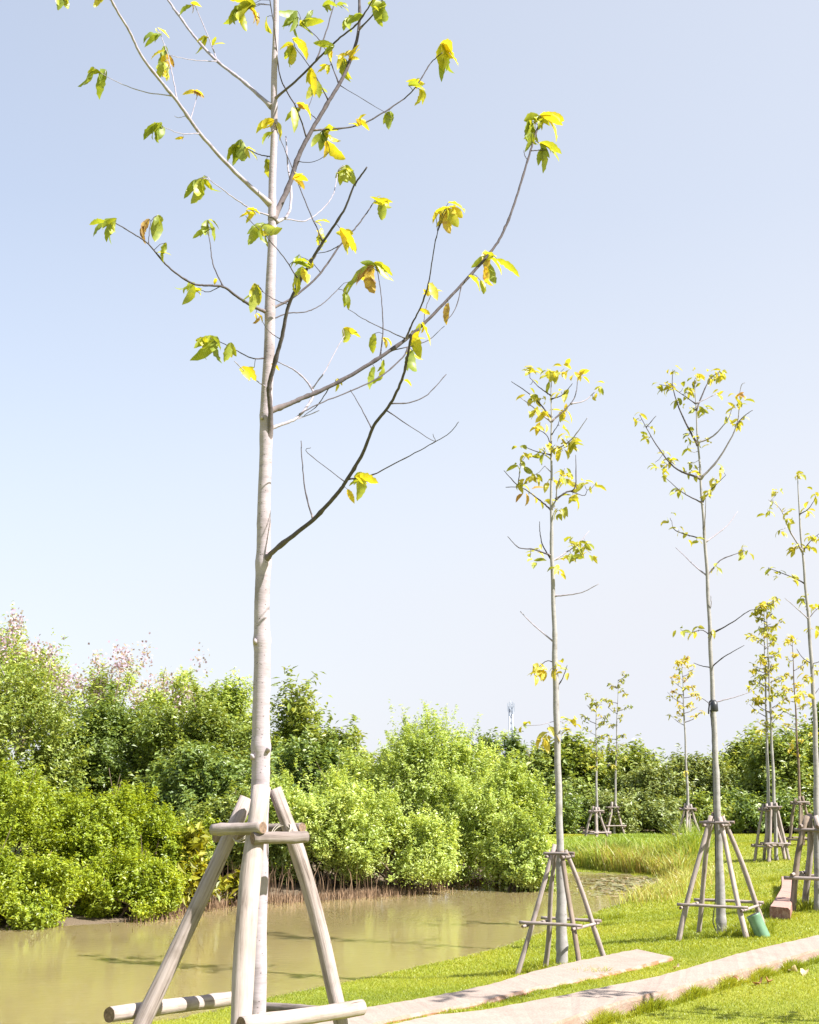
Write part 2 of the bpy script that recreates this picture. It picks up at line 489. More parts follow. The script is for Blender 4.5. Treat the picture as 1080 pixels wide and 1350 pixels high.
# ------------------------------------------------------------------ kerbs
def kerb(name, label, up_px, lo_px, off, joints, material, group=None, tintside=.8, red_end=0):
    A = [G(a, b, off) for a, b in up_px]; B = [G(a, b, off) for a, b in lo_px]
    A = np.array(spline(A, 10)); B = np.array(spline(B, 10))
    n = 90
    def res(C):
        d = np.r_[0, np.cumsum(np.linalg.norm(np.diff(C, axis=0), axis=1))]
        t = np.linspace(0, d[-1], n)
        return np.stack([np.interp(t, d, C[:, k]) for k in range(3)], 1)
    A = res(A); B = res(B)
    zl = terr((A[:, 0] + B[:, 0]) / 2, (A[:, 1] + B[:, 1]) / 2)
    zt = np.convolve(np.pad(zl, 8, 'edge'), np.ones(17) / 17, 'valid') + off
    o = empty(name, (*((A[n // 2] + B[n // 2]) / 2)[:2], zl[n // 2]), label, 'kerb', group); o['kind'] = 'thing'
    cuts = [0] + [int(j * (n - 1)) for j in joints] + [n - 1]
    for ci in range(len(cuts) - 1):
        i0, i1 = cuts[ci], cuts[ci + 1]
        mb = MB()
        dz = random.uniform(-.006, .006)
        prof = []
        m_ = list(range(i0, i1 + 1))
        for i in m_:
            a, b_ = A[i].copy(), B[i].copy()
            if i == i0 and ci: a += (A[i + 1] - A[i]) * .07; b_ += (B[i + 1] - B[i]) * .07
            if i == i1 and ci < len(cuts) - 2: a += (A[i - 1] - A[i]) * .07; b_ += (B[i - 1] - B[i]) * .07
            w = b_ - a; w[2] = 0; wl = np.linalg.norm(w); w = w / wl
            z = zt[i] + dz
            be = .025
            row = []
            for (p, zz, k) in ((a, -off - .25, 0), (a, -be, 0), (a, 0, be), (b_, 0, -be), (b_, -be, 0), (b_, -off - .25, 0)):
                jx = random.uniform(-.008, .008) if zz <= -be else 0
                row.append(np.array([p[0] + w[0] * (k + jx), p[1] + w[1] * (k + jx), z + zz + (random.uniform(-.004, .004))]))
            prof.append(row)
        b0 = len(mb.v)
        for row in prof:
            for p in row: mb.v.append(tuple(p))
        for i in range(len(prof) - 1):
            for k in range(5):
                q = [b0 + i * 6 + k, b0 + i * 6 + k + 1, b0 + (i + 1) * 6 + k + 1, b0 + (i + 1) * 6 + k]
                red = tintside if k in (0, 4) else (.5 if k in (1, 3) else .06)
                if red_end and i0 + i > n * (1 - red_end): red = min(1, red * 1.6 + (.0 if k == 2 else .2))
                mb.face(q[::-1], None, 0, red)
        mb.face([b0 + k for k in range(6)], None, 0, tintside)
        e = b0 + (len(prof) - 1) * 6
        mb.face([e + k for k in range(6)][::-1], None, 0, 1.0)
        mb.build('slab', material, o, False)
    return A, B, zt


KB = []
KB.append(kerb('concrete_kerb', 'short pinkish concrete kerb with a chipped red end in front of the second staked tree',
     [(380, 1360), (466, 1337), (560, 1318), (640, 1301), (721, 1280), (803, 1262), (838, 1254.5)],
     [(410, 1368), (500, 1343), (560, 1330), (640, 1315), (712, 1297), (760, 1287.5), (833, 1272), (888, 1258.5)], .07, [], M['kerb'], 'concrete kerbs across the lawn', 1.0, .3))
KB.append(kerb('concrete_kerb', 'long pale concrete kerb curving out at the bottom edge nearest the viewer',
     [(480, 1378), (560, 1354), (640, 1335), (746, 1310), (833, 1293), (900, 1278), (986, 1254), (1080, 1232), (1190, 1206)],
     [(590, 1396), (650, 1376), (713, 1356), (803, 1325), (884, 1304), (958, 1283), (1047, 1260), (1080, 1251), (1210, 1218)], .13, [], M['kerb'], 'concrete kerbs across the lawn', .35))
KB.append(kerb('paved_kerb', 'red block topped kerb of three slabs running away behind the green tube',
     [(1014, 1196), (1024, 1181), (1030, 1170), (1030, 1157)], [(1041, 1197), (1046, 1182), (1049, 1170), (1051, 1157)], .17, [.4, .7], M['paver'], None, .9))


# ------------------------------------------------------------------ support frames
def log(mb, a, b_, r0, r1=None, mi=0, sides=10, wob=.006, cap=1, knots=2):
    a = np.asarray(a, float); b_ = np.asarray(b_, float); r1 = r0 if r1 is None else r1
    n = 12
    off1 = np.random.default_rng(random.randint(0, 9999))
    w1, w2 = off1.normal(0, wob, 3), off1.normal(0, wob, 3)
    kn = [random.uniform(.1, .9) for _ in range(knots)]
    pts, rad = [], []
    for i in range(n + 1):
        t = i / n
        pts.append(a + (b_ - a) * t + w1 * math.sin(t * math.pi) * 2 + w2 * math.sin(t * 2 * math.pi))
        r = r0 + (r1 - r0) * t
        for k in kn: r *= 1 + .10 * math.exp(-((t - k) / .04) ** 2)
        rad.append(r)
    mb.tube(pts, rad, sides, mi, cap, .035)


def support(label, c, trunk_r, htop, hbot, rfoot, rot, rl, mats, group='pole frames around the young trees', nleg=4, tilt=(0, 0)):
    """square pole frame: legs leaning in to the trunk, bars nailed round them at two heights"""
    c = np.asarray(c, float)
    o = empty('pole_frame', c, label, 'tree support', group)
    rtop = trunk_r + rl * .9
    htip = htop + rl * random.uniform(3, 5)
    lean = lambda z: rtop + (rfoot - rtop) * (1 - z / htip)
    def at(k, z, extra=0):
        a = rot + 2 * math.pi * k / nleg
        q = c + np.array([math.cos(a), math.sin(a), 0]) * (lean(z) + extra) + np.array([0, 0, z])
        return q
    for k in range(nleg):
        f = at(k, 0); f[2] = tz(f[0], f[1]) - .08
        tip = at(k, htip * random.uniform(.97, 1.05))
        mb = MB(); log(mb, f, tip, rl * random.uniform(1.0, 1.15), rl * random.uniform(.8, .95), wob=rl * .25)
        mb.build('stake', [mats[0] if random.random() < .75 else mats[1], M['end']], o)
    for h, rb, mt in ((htop, rl * .62, mats[2]), (hbot, rl * .6, mats[0])):
        for k in range(nleg):
            zz = h + (rb * 1.9 if k % 2 else 0)
            a, b_ = at(k, zz, rl + rb * .6), at((k + 1) % nleg, zz, rl + rb * .6)
            d = (b_ - a) / np.linalg.norm(b_ - a)
            e = rl * random.uniform(2.0, 3.2)
            mb = MB(); log(mb, a - d * e, b_ + d * e, rb * random.uniform(.9, 1.1), rb * random.uniform(.85, 1.05), wob=rb * .06)
            mb.build('crossbar', [mt, M['end']], o)
    return o


# ------------------------------------------------------------------ nearest tree
YT = 5.8
t1base = np.array([*P(333, 1350, YT)[:2], 0]); t1base[2] = tz(t1base[0], t1base[1])
t1 = empty('young_tree', t1base, 'tall bare-limbed young tree with a thick pale trunk, nearest the viewer', 'tree', 'young staked trees')


def px_tube(mb, path, r0, r1, ya, yb, per=7, sides=8, mi=0, jit=.05, wob=.35, rads=None):
    """path in photograph pixels, depth running from ya to yb; returns samples (px, py, Y)"""
    sp = spline(path, per)
    n = len(sp)
    d = np.r_[0, np.cumsum([np.hypot(*(sp[i + 1] - sp[i])) for i in range(n - 1)])]; d /= d[-1]
    pts, rad, sm = [], [], []
    for i, q in enumerate(sp):
        Y = ya + (yb - ya) * d[i]
        w = np.array([random.uniform(-wob, wob), random.uniform(-wob, wob)]) if 0 < i < n - 1 else 0
        p = P(*(q + w), Y)
        pts.append(p); rr = (r0 + (r1 - r0) * d[i] ** .8) * (1 + .7 * math.exp(-d[i] * 38))
        if i and random.random() < .12: rr *= 1.25
        rad.append(rr * mpp(p) * .5); sm.append((q[0], q[1], Y))
    mb.tube(pts, rad, sides, mi, None, jit, tv=[math.exp(-x * (20 if r0 > 3 else 45)) for x in d] if r0 > 2.2 else None)
    return sm


mb = MB()
trunk_path = [(337, 1560, 27), (338, 1350, 26), (340, 1220, 25), (342, 1100, 24.5), (343, 1040, 24.5), (344, 985, 24), (345, 920, 22.5), (345.5, 850, 21.5), (346, 790, 20), (347, 740, 19.5), (349, 650, 17), (351, 560, 16.5), (354, 480, 14.5), (356.5, 400, 13.5), (358.5, 320, 11.5), (359.5, 250, 10), (361, 180, 9), (362, 100, 8), (364, 0, 7), (366, -120, 5.5), (369, -300, 3), (370, -360, 1.5)]
sp = spline(trunk_path, 14)
pts, rad, TS1 = [], [], []
for i, q in enumerate(sp):
    p = P(q[0] + math.sin(q[1] * .045) * .5, q[1], YT)
    w = q[2]
    for (ky, kh, ks) in ((985, .14, 9), (845, .13, 8), (742, .13, 9), (575, .08, 10), (548, .12, 7), (905, .04, 5), (690, .05, 6), (410, .08, 6), (285, .12, 6), (1060, .05, 7), (268, .08, 5), (140, .1, 5)):
        w *= 1 + kh * math.exp(-((q[1] - ky) / ks) ** 2)
    pts.append(p); rad.append(w * mpp(p) * .5); TS1.append((q[0], q[1], YT))
mb.tube(pts, rad, 20, 0, None, .012)
# bark stubs and knots
for (kx, ky, ex, ey, r) in ((337, 848, 334, 839, 4.5), (333, 999, 331, 993, 4.5), (353, 989, 356, 985, 5), (345, 552, 346, 548, 3.5)):
    a = P(kx, ky, YT - .03); b_ = P(ex, ey, YT - .055)
    mm_ = mpp(a)
    b_ = a + (b_ - a) * .75; mb.tube([a, (a + b_) / 2, b_], [r * mm_ * .75, r * mm_ * .6, r * mm_ * .25], 9, 0, None, .12)
mb.build('trunk', M['bark'], t1)

# limb: (path, base width, tip width, depth change at tip, pale?, [twigs])
LIMBS = [
 ([(357, 270), (310, 227), (264, 176), (234, 134), (190, 79), (171, 42), (147, 0), (128, -48)], 6.2, 2.6, -.7, 1, [
   ([(222, 131), (190, 121), (157, 109), (129, 94)], 1.7, .8, -.1), ([(235, 132), (229, 106), (222, 74), (213, 49)], 1.9, .9, .25),
   ([(254, 160), (256, 142), (260, 127)], 1.5, .8, .1), ([(264, 180), (238, 176), (215, 167)], 1.5, .8, -.2), ([(243, 152), (236, 155), (230, 153)], 1, .6, 0),
   ([(147, 0), (120, -8), (92, -4)], 1.4, .8, -.1)]),
 ([(358, 141), (319, 106), (287, 81), (259, 51), (238, 23), (222, 0), (200, -40)], 5, 2.4, .6, 1, [
   ([(287, 81), (273, 44), (257, 7)], 1.8, .9, .2), ([(282, 84), (254, 79), (224, 73)], 1.4, .8, -.3)]),
 ([(357, 285), (335, 277), (310, 262), (278, 238)], 2.4, 1, -.3, 1, []),
 ([(358, 207), (340, 203), (319, 192)], 1.8, .9, .2, 0, []),
 ([(353, 412), (330, 402), (311, 390), (294, 378), (268.5, 376), (252, 373), (222, 352), (196, 322), (174, 307), (152, 294)], 4.2, 1.3, -.55, 0, [
   ([(294, 378), (281, 348), (277, 320), (274, 304)], 2, 1, .15), ([(196, 322), (197, 305), (199, 292)], 1.2, .8, 0), ([(290, 379), (275, 385), (262, 381)], 1.5, .8, .15)]),
 ([(351, 472), (331, 472), (307, 459), (289, 450)], 2, 1, -.25, 0, []),
 ([(353, 512), (330, 496), (309, 476)], 1.6, .9, -.3, 1, []),
 ([(353, 582), (357, 562), (356, 530), (355, 509), (363, 476), (372, 443), (381, 402), (407, 350), (426, 319), (453, 278), (467, 245), (484, 220)], 7.5, 2.2, -.45, 0, [
   ([(424, 319), (402, 264), (384, 218), (365, 171)], 2, .9, .25), ([(393, 374), (374, 339), (352, 313), (324, 285)], 1.8, .8, -.2),
   ([(372, 447), (355, 437), (346, 424)], 1.3, .7, -.05), ([(380, 404), (362, 395), (347, 385)], 1.4, .8, -.1), ([(407, 350), (418, 334), (424, 305)], 1.3, .8, .1)]),
 ([(358, 407), (385, 393), (418.5, 365), (448, 324), (465, 305), (480, 286), (492, 268)], 3.6, 1.5, .35, 0, [
   ([(448, 324), (433, 331), (418, 334)], 1.6, .9, .1), ([(422, 357), (410, 345), (394, 337)], 1.2, .7, -.1)]),
 ([(358, 421), (381, 413), (404, 411), (426, 400), (446, 381)], 1.9, 1, .5, 0, []),
 ([(359, 291), (379, 250), (393, 208), (405, 183), (430, 139), (453.5, 99.5), (472, 46), (474, 0), (472, -50)], 7.5, 3, .5, 0, [
   ([(474, 42), (493, 18), (504, 0), (515, -25)], 2.4, 1.4, -.15), ([(405, 183), (391, 143), (370, 102), (363, 46), (356, 0), (350, -30)], 2, 1.1, -.3),
   ([(415, 176), (453, 169), (481, 162), (514, 143), (541, 123), (557, 101), (569, 82), (584, 69)], 2.6, 1.2, .3),
   ([(433, 134), (412, 93), (389, 62)], 1.7, .9, -.3), ([(447, 108), (426, 60), (398, 30)], 1.7, .9, .2), ([(416, 160), (407, 145), (414, 122)], 1.2, .7, .1),
   ([(512, 145), (513, 152), (513, 158)], .9, .7, 0), ([(393, 212), (415, 213), (435, 200)], 1.2, .7, -.2)]),
 ([(362, 131), (393, 104), (421, 76), (449, 49), (472, 30), (495, -5)], 3.4, 1.8, -.4, 0, [([(416, 82), (430, 42), (440, 7), (447, -30)], 2, 1.2, .2)]),
 ([(364, 293), (379, 284), (384, 259), (379, 213), (377, 180)], 4, 1.6, .45, 2, []),
 ([(360, 290), (379, 289), (403, 291), (426, 275), (440, 255), (445, 227)], 2, 1, .6, 1, []),
 ([(354, 543), (380, 533), (401, 524), (442, 506), (495, 475), (535.5, 447), (568, 418), (609, 375), (650, 328.5), (666, 300), (681, 260), (696, 211), (707, 174), (714, 158)], 6.2, 2.3, .7, 0, [
   ([(538, 447), (544, 426), (556, 402), (566, 369), (572, 328.5), (577, 306)], 2.4, 1.2, -.3), ([(499, 471), (505, 434), (503, 394), (498, 358)], 2, 1.1, .25),
   ([(535.5, 446), (503, 432), (478.5, 420), (460, 408)], 1.7, .9, -.4), ([(436, 508), (419, 534), (401, 548)], 1.5, .8, .2),
   ([(515, 463), (560, 451), (586, 430)], 1.6, .8, .3), ([(611, 375), (601, 406), (588, 424)], 1.5, .9, -.1), ([(700, 200), (710, 198), (722, 198)], 1.6, 1, .05), ([(697, 212), (692, 205), (691, 198)], 1.2, .8, 0),
   ([(555, 428), (562, 405), (570, 385)], 1.2, .8, .1)]),
 ([(395, 546), (421, 532), (466, 514), (503, 495.5), (531, 471), (538, 458)], 1.4, 2.0, .2, 0, []),
 ([(354, 566), (370, 560), (389, 552.5), (405, 536), (413, 516), (393, 491.5), (366.5, 477)], 5, 1.4, .4, 2, [([(414, 510), (430, 487), (442, 463), (454, 443)], 2, 1, .2), ([(389, 552), (402, 549), (421, 541)], 1.6, 1, .1)]),
 ([(347, 747), (352, 736), (368.5, 720), (413, 685), (442, 654), (458, 632), (478.5, 597), (493, 561), (515, 532), (531.5, 495.5), (540, 455), (543, 440)], 6.8, 3, -.7, 0, [
   ([(414.6, 683), (403, 650), (399, 614), (397, 581)], 2.3, 1.1, .15), ([(400, 600), (406, 597), (410, 590)], 1.1, .8, 0),
   ([(458, 634), (491, 626), (527, 607.6), (566, 587), (592.6, 571), (605, 556)], 2.1, 1, -.2), ([(566, 587), (569, 580), (571, 572)], 1.2, .8, -.15),
   ([(491, 563), (474, 534), (462, 514)], 1.7, .9, .3), ([(515, 532), (540, 531), (564, 520), (588.5, 493.5)], 1.9, 1, .2)]),
]
LEAVES = """80 8 26 -90 35;70 -4 24 200 40;88 5 20 -70 50;128 3 22 -110 70;135 -8 22 60 50;117 108 42 -105 35;133 112 40 -110 35;122 92 22 160 60;
199 51 28 205 35;217 42 22 -30 80;205 69 26 190 75;216 80 40 -95 35;224 88 34 -70 95;222 101 20 -50 80;212 94 26 -110 50;249 121 22 180 80;266 123 20 -20 85;
196 169 32 205 35;207 179 28 -125 40;236 182 12 190 80;302 200 34 215 50;319 204 40 -85 40;334 201 22 -30 60;312 190 24 150 50;
241 13 26 205 40;261 7 20 -15 80;265 61 26 -125 60;289 57 18 20 60;311 12 44 195 55;306 25 34 -115 40;320 30 30 -90 55;340 18 30 -30 95;350 35 26 -100 60;322 6 30 170 50;
376 22 36 205 35;384 40 40 -110 35;403 63 42 -35 70;379 73 30 -125 55;377 58 22 180 60;411 25 34 30 50;402 20 24 -150 50;437 4 24 20 40;455 8 18 -10 50;426 58 28 170 50;456 40 40 -115 45;467 24 26 200 35;493 8 30 190 50;507 20 40 -60 40;497 -4 26 60 50;
435 73 22 -90 80;447 80 24 -120 75;452 94 34 -85 50;467 68 24 60 85;458 70 20 180 80;425 90 22 200 75;413 108 38 -80 75;410 120 30 -120 60;420 125 26 -60 50;407 142 34 -20 85;390 160 38 -80 55;383 148 26 200 50;
345 163 34 195 70;371 167 34 -40 70;347 180 26 205 50;439 170 28 10 50;425 187 28 -90 40;439 203 38 -65 75;415 185 24 230 50;437 183 24 -50 80;400 234 26 5 80;391 228 14 120 80;349 226 32 -100 60;453 236 36 -95 50;462 227 22 -20 60;447 228 20 210 50;
258 243 34 215 45;262 254 36 -100 50;272 248 34 -80 40;250 250 30 -120 40;274 240 24 -20 60;497 264 22 150 60;507 262 24 10 65;505 282 36 -75 50;512 265 20 5 70;325 279 26 175 80;336 274 22 15 75;
345 316 44 -110 50;333 308 32 220 45;363 308 40 -35 55;352 303 20 60 80;461 316 40 -50 75;452 308 24 170 70;466 320 26 -20 75;458 325 26 -110 70;427 290 22 15 70;418 320 28 -110 55;424 305 18 60 75;
387 344 22 225 40;402 341 28 20 45;392 347 20 215 50;410 345 20 80 75;391 368 34 -110 45;395 380 28 -80 55;407 365 26 -60 70;134 296 38 200 40;142 305 30 -120 45;128 291 26 175 45;142 290 24 60 50;186 304 36 -125 100;206 303 38 -95 45;214 333 28 -110 50;217 330 20 20 60;
263 307 28 200 45;281 303 30 -60 50;276 299 14 150 60;284 369 12 80 80;250 389 32 -110 50;262 380 22 30 60;241 383 22 215 45;335 396 40 -105 55;340 388 30 -70 65;329 390 26 200 50;345 416 16 -20 85;341 424 14 -100 98;
266 452 34 210 50;273 465 46 -115 45;282 458 32 -80 50;265 463 26 -115 45;270 447 24 10 60;300 468 32 -100 50;305 463 18 -60 80;333 491 34 -20 75;326 488 20 200 70;364 483 14 -30 85;
586 292 38 -110 90;598 290 38 -60 65;590 275 34 20 70;606 270 30 -10 65;582 288 30 -100 75;604 282 26 -50 80;634 342 34 195 50;655 342 40 -25 75;673 350 40 -25 55;650 362 36 -65 45;631 373 32 -35 60;638 382 26 -70 55;637 366 30 -100 90;
733 153 42 -2 75;733 172 36 -50 70;696 157 30 195 55;691 178 40 -110 40;698 188 26 -105 45;729 196 38 -25 55;718 212 34 -80 50;721 160 22 -10 50;466 370 52 225 45;484 372 44 -110 95;510 355 38 -25 55;455 385 30 -115 50;460 398 22 -75 50;478 356 34 200 45;
572 385 28 -60 75;565 380 20 100 80;578 382 16 20 80;562 410 20 -10 80;587 414 30 -105 95;564 440 34 -60 75;549 455 40 -75 65;546 470 30 -60 70;541 481 38 -100 40;548 443 20 60 80;491 453 28 -105 50;514 446 18 -5 80;507 495 40 -80 60;489 500 32 -110 45;541 504 18 -20 80;461 449 36 -60 60;447 508 18 -65 70;
477 644 44 -85 55;486 631 34 -10 70;470 632 26 170 50;463 655 22 -65 85;597 76 48 -50 70;583 88 36 -100 35;553 109 30 15 40;548 105 26 150 75;558 131 28 -70 65;512 159 24 -95 40;472 155 22 100 80;481 164 22 -35 80"""
LEAVES = [tuple(float(v) for v in q.split()) for q in LEAVES.replace('\n', '').split(';')]

limb_objs, limb_samples = [], []
for (path, w0, w1, dy, pale, twigs) in LIMBS:
    mb = MB()
    ya = YT - .004
    if path[0] == (395, 546): ya = YT - .3
    sm = px_tube(mb, path, w0, w1, ya, YT + dy, 7, 9)
    allsm = list(sm)
    for (tp, a, b_, dyt) in twigs:
        q = min(sm, key=lambda s_: (s_[0] - tp[0][0]) ** 2 + (s_[1] - tp[0][1]) ** 2)
        tp2 = [(q[0], q[1])] + list(tp[1:])
        allsm += px_tube(mb, tp2, a, b_, q[2], q[2] + dyt, 6, 6)
    limb_objs.append([mb, pale]); limb_samples.append(allsm)
asg = {i: [] for i in range(len(LIMBS))}
for lf in LEAVES:
    x, y, ln, an, ti = lf
    bx, by = x - math.cos(R(an)) * ln * .5, y + math.sin(R(an)) * ln * .5
    best = None
    for i, sm in enumerate(limb_samples):
        for s_ in sm:
            d = (s_[0] - bx) ** 2 + (s_[1] - by) ** 2
            if best is None or d < best[0]: best = (d, i, s_)
    asg[best[1]].append((lf, bx, by, best[2]))
for i, (mb, pale) in enumerate(limb_objs):
    arr = []
    for (lf, bx, by, s_) in asg[i]:
        x, y, ln, an, ti = lf
        Y = s_[2] + random.uniform(-.04, .04)
        b_ = P(bx, by, Y)
        a_ = P(s_[0], s_[1], s_[2])
        dist = np.linalg.norm(b_ - a_)
        if dist > .01:
            mid = (a_ + b_) / 2 + np.array([0, 0, .15 * dist])
            k = mpp(a_)
            mb.tube([a_, mid, b_], [.45 * k, .4 * k, .35 * k], 5)
        an2 = R(an)
        depth = random.uniform(-.55, .55)
        ax = np.array([math.cos(an2), 0, 0]) + UPV * math.sin(an2) + FWD * depth
        L_ = ln * mpp(b_) * 1.12 * math.sqrt(1 + depth * depth * .4)
        arr.append((b_, ax, L_ * .87, ti / 100))
        for _ in range(4 if y < 240 else 2):
            if random.random() < .6:
                an3 = an2 + random.uniform(-.9, .9); dp = random.uniform(-1, 1)
                arr.append((b_ + np.array([random.uniform(-.008, .008)] * 3), np.array([math.cos(an3), 0, 0]) + UPV * (math.sin(an3) - .15) + FWD * dp, L_ * random.uniform(.4, .8), min(1, max(0, ti / 100 + random.uniform(-.15, .15)))))
    br = mb.build('branch', M['twig_pale'] if pale else M['twig'], t1)  # darker bark puts the right limbs' underside shade into their colour
    if arr:
        base = np.array([a[0] for a in arr]); ax = np.array([a[1] for a in arr]); Ln = np.array([a[2] for a in arr]); ti = np.array([a[3] for a in arr])
        nr = np.array([0, 0, 1.0]) * 1.0 + RNG.normal(0, .6, (len(arr), 3))
        V, Q, UV, li = strip_leaves(base, ax, nr, Ln, .18 * RNG.uniform(.8, 1.2, len(arr)), RNG.uniform(.2, 1.5, len(arr)), 11, .05, RNG)
        tt = np.clip(ti[li] + RNG.normal(0, .03, len(li)), 0, 1)
        quads_obj('leaves', V, Q, M['leafbig'], tt, UV, br, True)

# frame of the nearest tree
o = empty('pole_frame', t1base + np.array([0, 0, 0]), 'large pole frame of pale stakes tied around the nearest thick trunk', 'tree support', 'pole frames around the young trees')


def gfoot(p, q):
    """extend p->q downwards to just below ground"""
    p = np.asarray(p); q = np.asarray(q); d = q - p
    t = 1.0
    for _ in range(60):
        r = p + d * t
        if r[2] < tz(r[0], r[1]) - .06: break
        t += .02
    return p + d * t


px1 = mpp(P(335, 1200, YT))
for (a, Ya, b_, Yb, w, mt) in (((326, 1052), 5.78, (190, 1345), 5.62, 21, 'wood'), ((345, 1038), 5.68, (325, 1345), 5.38, 26, 'wood_white'), ((362, 1040), 5.82, (446, 1330), 5.78, 20, 'wood'), ((341, 1046), 5.94, (321, 1300), 6.3, 20, 'wood_dark')):
    top = P(*a, Ya); bot = gfoot(top, P(*b_, Yb))
    mb = MB(); log(mb, bot, top, w * px1 * .54, w * px1 * .46, 0, 14, .007, 1, 3)
    mb.build('stake', [M[mt], M['end']], o)
for (a, Ya, b_, Yb, w, mt) in (((281, 1094), 5.68, (347, 1091), 5.54, 15, 'wood'), ((333, 1105.5), 5.545, (404, 1103), 5.70, 15, 'wood_red'), ((283, 1103), 5.85, (356, 1100), 6.02, 15, 'wood_dark'), ((350, 1093), 6.0, (399, 1091), 5.86, 13, 'wood_red'),
      ((144, 1338), 5.56, (322, 1314), 6.28, 19, 'wood_white'), ((330, 1327), 6.28, (432, 1334), 5.86, 14, 'wood_red'), ((318, 1352), 5.30, (477, 1328), 5.72, 20, 'wood_white'), ((150, 1395), 5.5, (345, 1372), 5.28, 19, 'wood')):
    mb = MB(); log(mb, P(*a, Ya), P(*b_, Yb), w * px1 * .5, w * px1 * .5, 0, 14, .0012, 1, 2)
    mb.build('crossbar', [M[mt], M['end']], o)
for (c0, Yc, rx, rot) in (((371, 1097), 5.78, 13, .5), ((336, 1098), 5.64, 13, 2.5), ((318, 1099), 5.74, 12, 1.2)):
    cc = P(*c0, Yc)
    mb = MB(); ring = []
    for q in range(3):
        ring += [cc + (np.array([1, 0, 0]) * math.cos(t) + np.array([0, .45, .9]) * math.sin(t) * (.8 + .1 * q) + np.array([0, 0, 1]) * math.cos(t) * .5 * math.sin(rot + q)) * rx * px1 * (.85 + .1 * q) for t in np.linspace(0, 6.0, 18)]
    mb.tube(ring, [.0022] * len(ring), 5)
    mb.build('wire_tie', M['wire'], o)


# ------------------------------------------------------------------ other saplings
def sapling(label, trunk, limbs, clusters, Ldef=.125, bark='bark_far', lm='leaffar', tint=.6, seed=0, spread=.12, Y=None, wmul=1.0, auto=0):
    """trunk: (px,py,width px) from base upwards; limbs: pixel paths; clusters: (px,py,n[,tint])"""
    rg = np.random.default_rng(seed); random.seed(seed + 5)
    b_ = G(trunk[0][0], trunk[0][1]) if Y is None else P(trunk[0][0], trunk[0][1], Y)
    Y = b_[1]
    b_[2] = tz(b_[0], b_[1])
    t = empty('young_tree', b_, label, 'tree', 'young staked trees')
    mb = MB()
    sp = spline(trunk, 10)
    pts, rad, ts = [], [], []
    for i, q in enumerate(sp):
        p = P(q[0] + math.sin(q[1] * .09 + seed) * .35, q[1], Y)
        if i == 0: p[2] = b_[2] - .1
        r = q[2] * wmul * mpp(p) * .5 * (1 + (.14 if rg.random() < .1 else 0)) * (1.25 if i == 0 else 1)
        pts.append(p); rad.append(r); ts.append((q[0], q[1], Y))
    mb.tube(pts, rad, 12, 0, None, .03)
    mb.build('trunk', M[bark], t)
    objs, sms = [], []
    for lp in limbs:
        mb = MB()
        near = min(ts, key=lambda s_: (s_[0] - lp[0][0]) ** 2 + (s_[1] - lp[0][1]) ** 2)
        st = (near[0], near[1])
        ln = sum(math.hypot(lp[i + 1][0] - lp[i][0], lp[i + 1][1] - lp[i][1]) for i in range(len(lp) - 1))
        par = near[2]
        if math.hypot(near[0] - lp[0][0], near[1] - lp[0][1]) > 6 and sms:
            alls = [s_ for z in sms for s_ in z]
            n2 = min(alls, key=lambda s_: (s_[0] - lp[0][0]) ** 2 + (s_[1] - lp[0][1]) ** 2)
            if math.hypot(n2[0] - lp[0][0], n2[1] - lp[0][1]) < .6 * math.hypot(near[0] - lp[0][0], near[1] - lp[0][1]):
                st = n2[:2]; par = n2[2]
        dyy = rg.uniform(-1, 1) * ln * mpp(b_) * .9
        w0 = min(3.4, 1.1 + ln * .022) * (15 / max(Y, 14)) ** .35
        sm = px_tube(mb, [st] + list(lp[1:]), w0, .8 * (15 / max(Y, 14)) ** .5, par, par + dyy, 6, 6, 0, .05, .25)
        objs.append(mb); sms.append(sm)
    asg = {}
    for c in clusters:
        best = None
        for i, sm in enumerate(sms + [ts]):
            for s_ in sm:
                d = (s_[0] - c[0]) ** 2 + (s_[1] - c[1]) ** 2
                if best is None or d < best[0]: best = (d, i, s_)
        asg.setdefault(best[1], []).append((c, best[2]))
    for i in range(len(sms) + 1):
        cl = asg.get(i, [])
        base, ax, Ln, ti, nn = [], [], [], [], []
        mbt = objs[i] if i < len(objs) else MB(); brt = []
        for c, s_ in cl:
            n = c[2]
            tb = c[3] if len(c) > 3 else tint
            dd = rg.normal(0, .08)
            hub = P(c[0], c[1], s_[2] + dd)
            src = P(*s_)
            if np.linalg.norm(hub - src) > .02:
                k = mpp(hub)
                if i >= len(objs): mbt = MB()
                mbt.tube([src, (src + hub) / 2 + np.array([0, 0, -.02]), hub], [.4 * k, .35 * k, .3 * k], 4)
                if i >= len(objs): brt.append(mbt.build('branch', M['twig_pale'], t))
            for _ in range(n):
                a = rg.uniform(0, 2 * math.pi)
                dr = np.array([math.cos(a), math.sin(a), rg.uniform(-1.1, .5)])
                base.append(hub + rg.normal(0, spread * .28, 3) * np.array([1, 1, .9])); ax.append(dr)
                Ln.append(Ldef * rg.uniform(.7, 1.25)); ti.append(np.clip(tb - .07 + rg.normal(0, .11), 0, 1)); nn.append(np.array([0, 0, 1.0]) + rg.normal(0, .5, 3))
        if i < len(objs):
            br = mbt.build('branch', M['twig'] if (i % 3) else M['twig_pale'], t)
        else:
            br = t
        if base:
            V, Q, UV, li = strip_leaves(np.array(base), np.array(ax), np.array(nn), np.array(Ln), .21 * rg.uniform(.8, 1.15, len(base)), rg.uniform(.3, 1.4, len(base)), 4, 0, rg)
            quads_obj('leaves', V, Q, M[lm], np.array(ti)[li], UV, br, False)
    return t, b_, Y


def Z(o, s, L_):
    return [[(o[0] + a / s, o[1] + b_ / s) for a, b_ in q] for q in L_]


def ZC(o, s, L_):
    return [(o[0] + q[0] / s, o[1] + q[1] / s, *q[2:]) for q in L_]


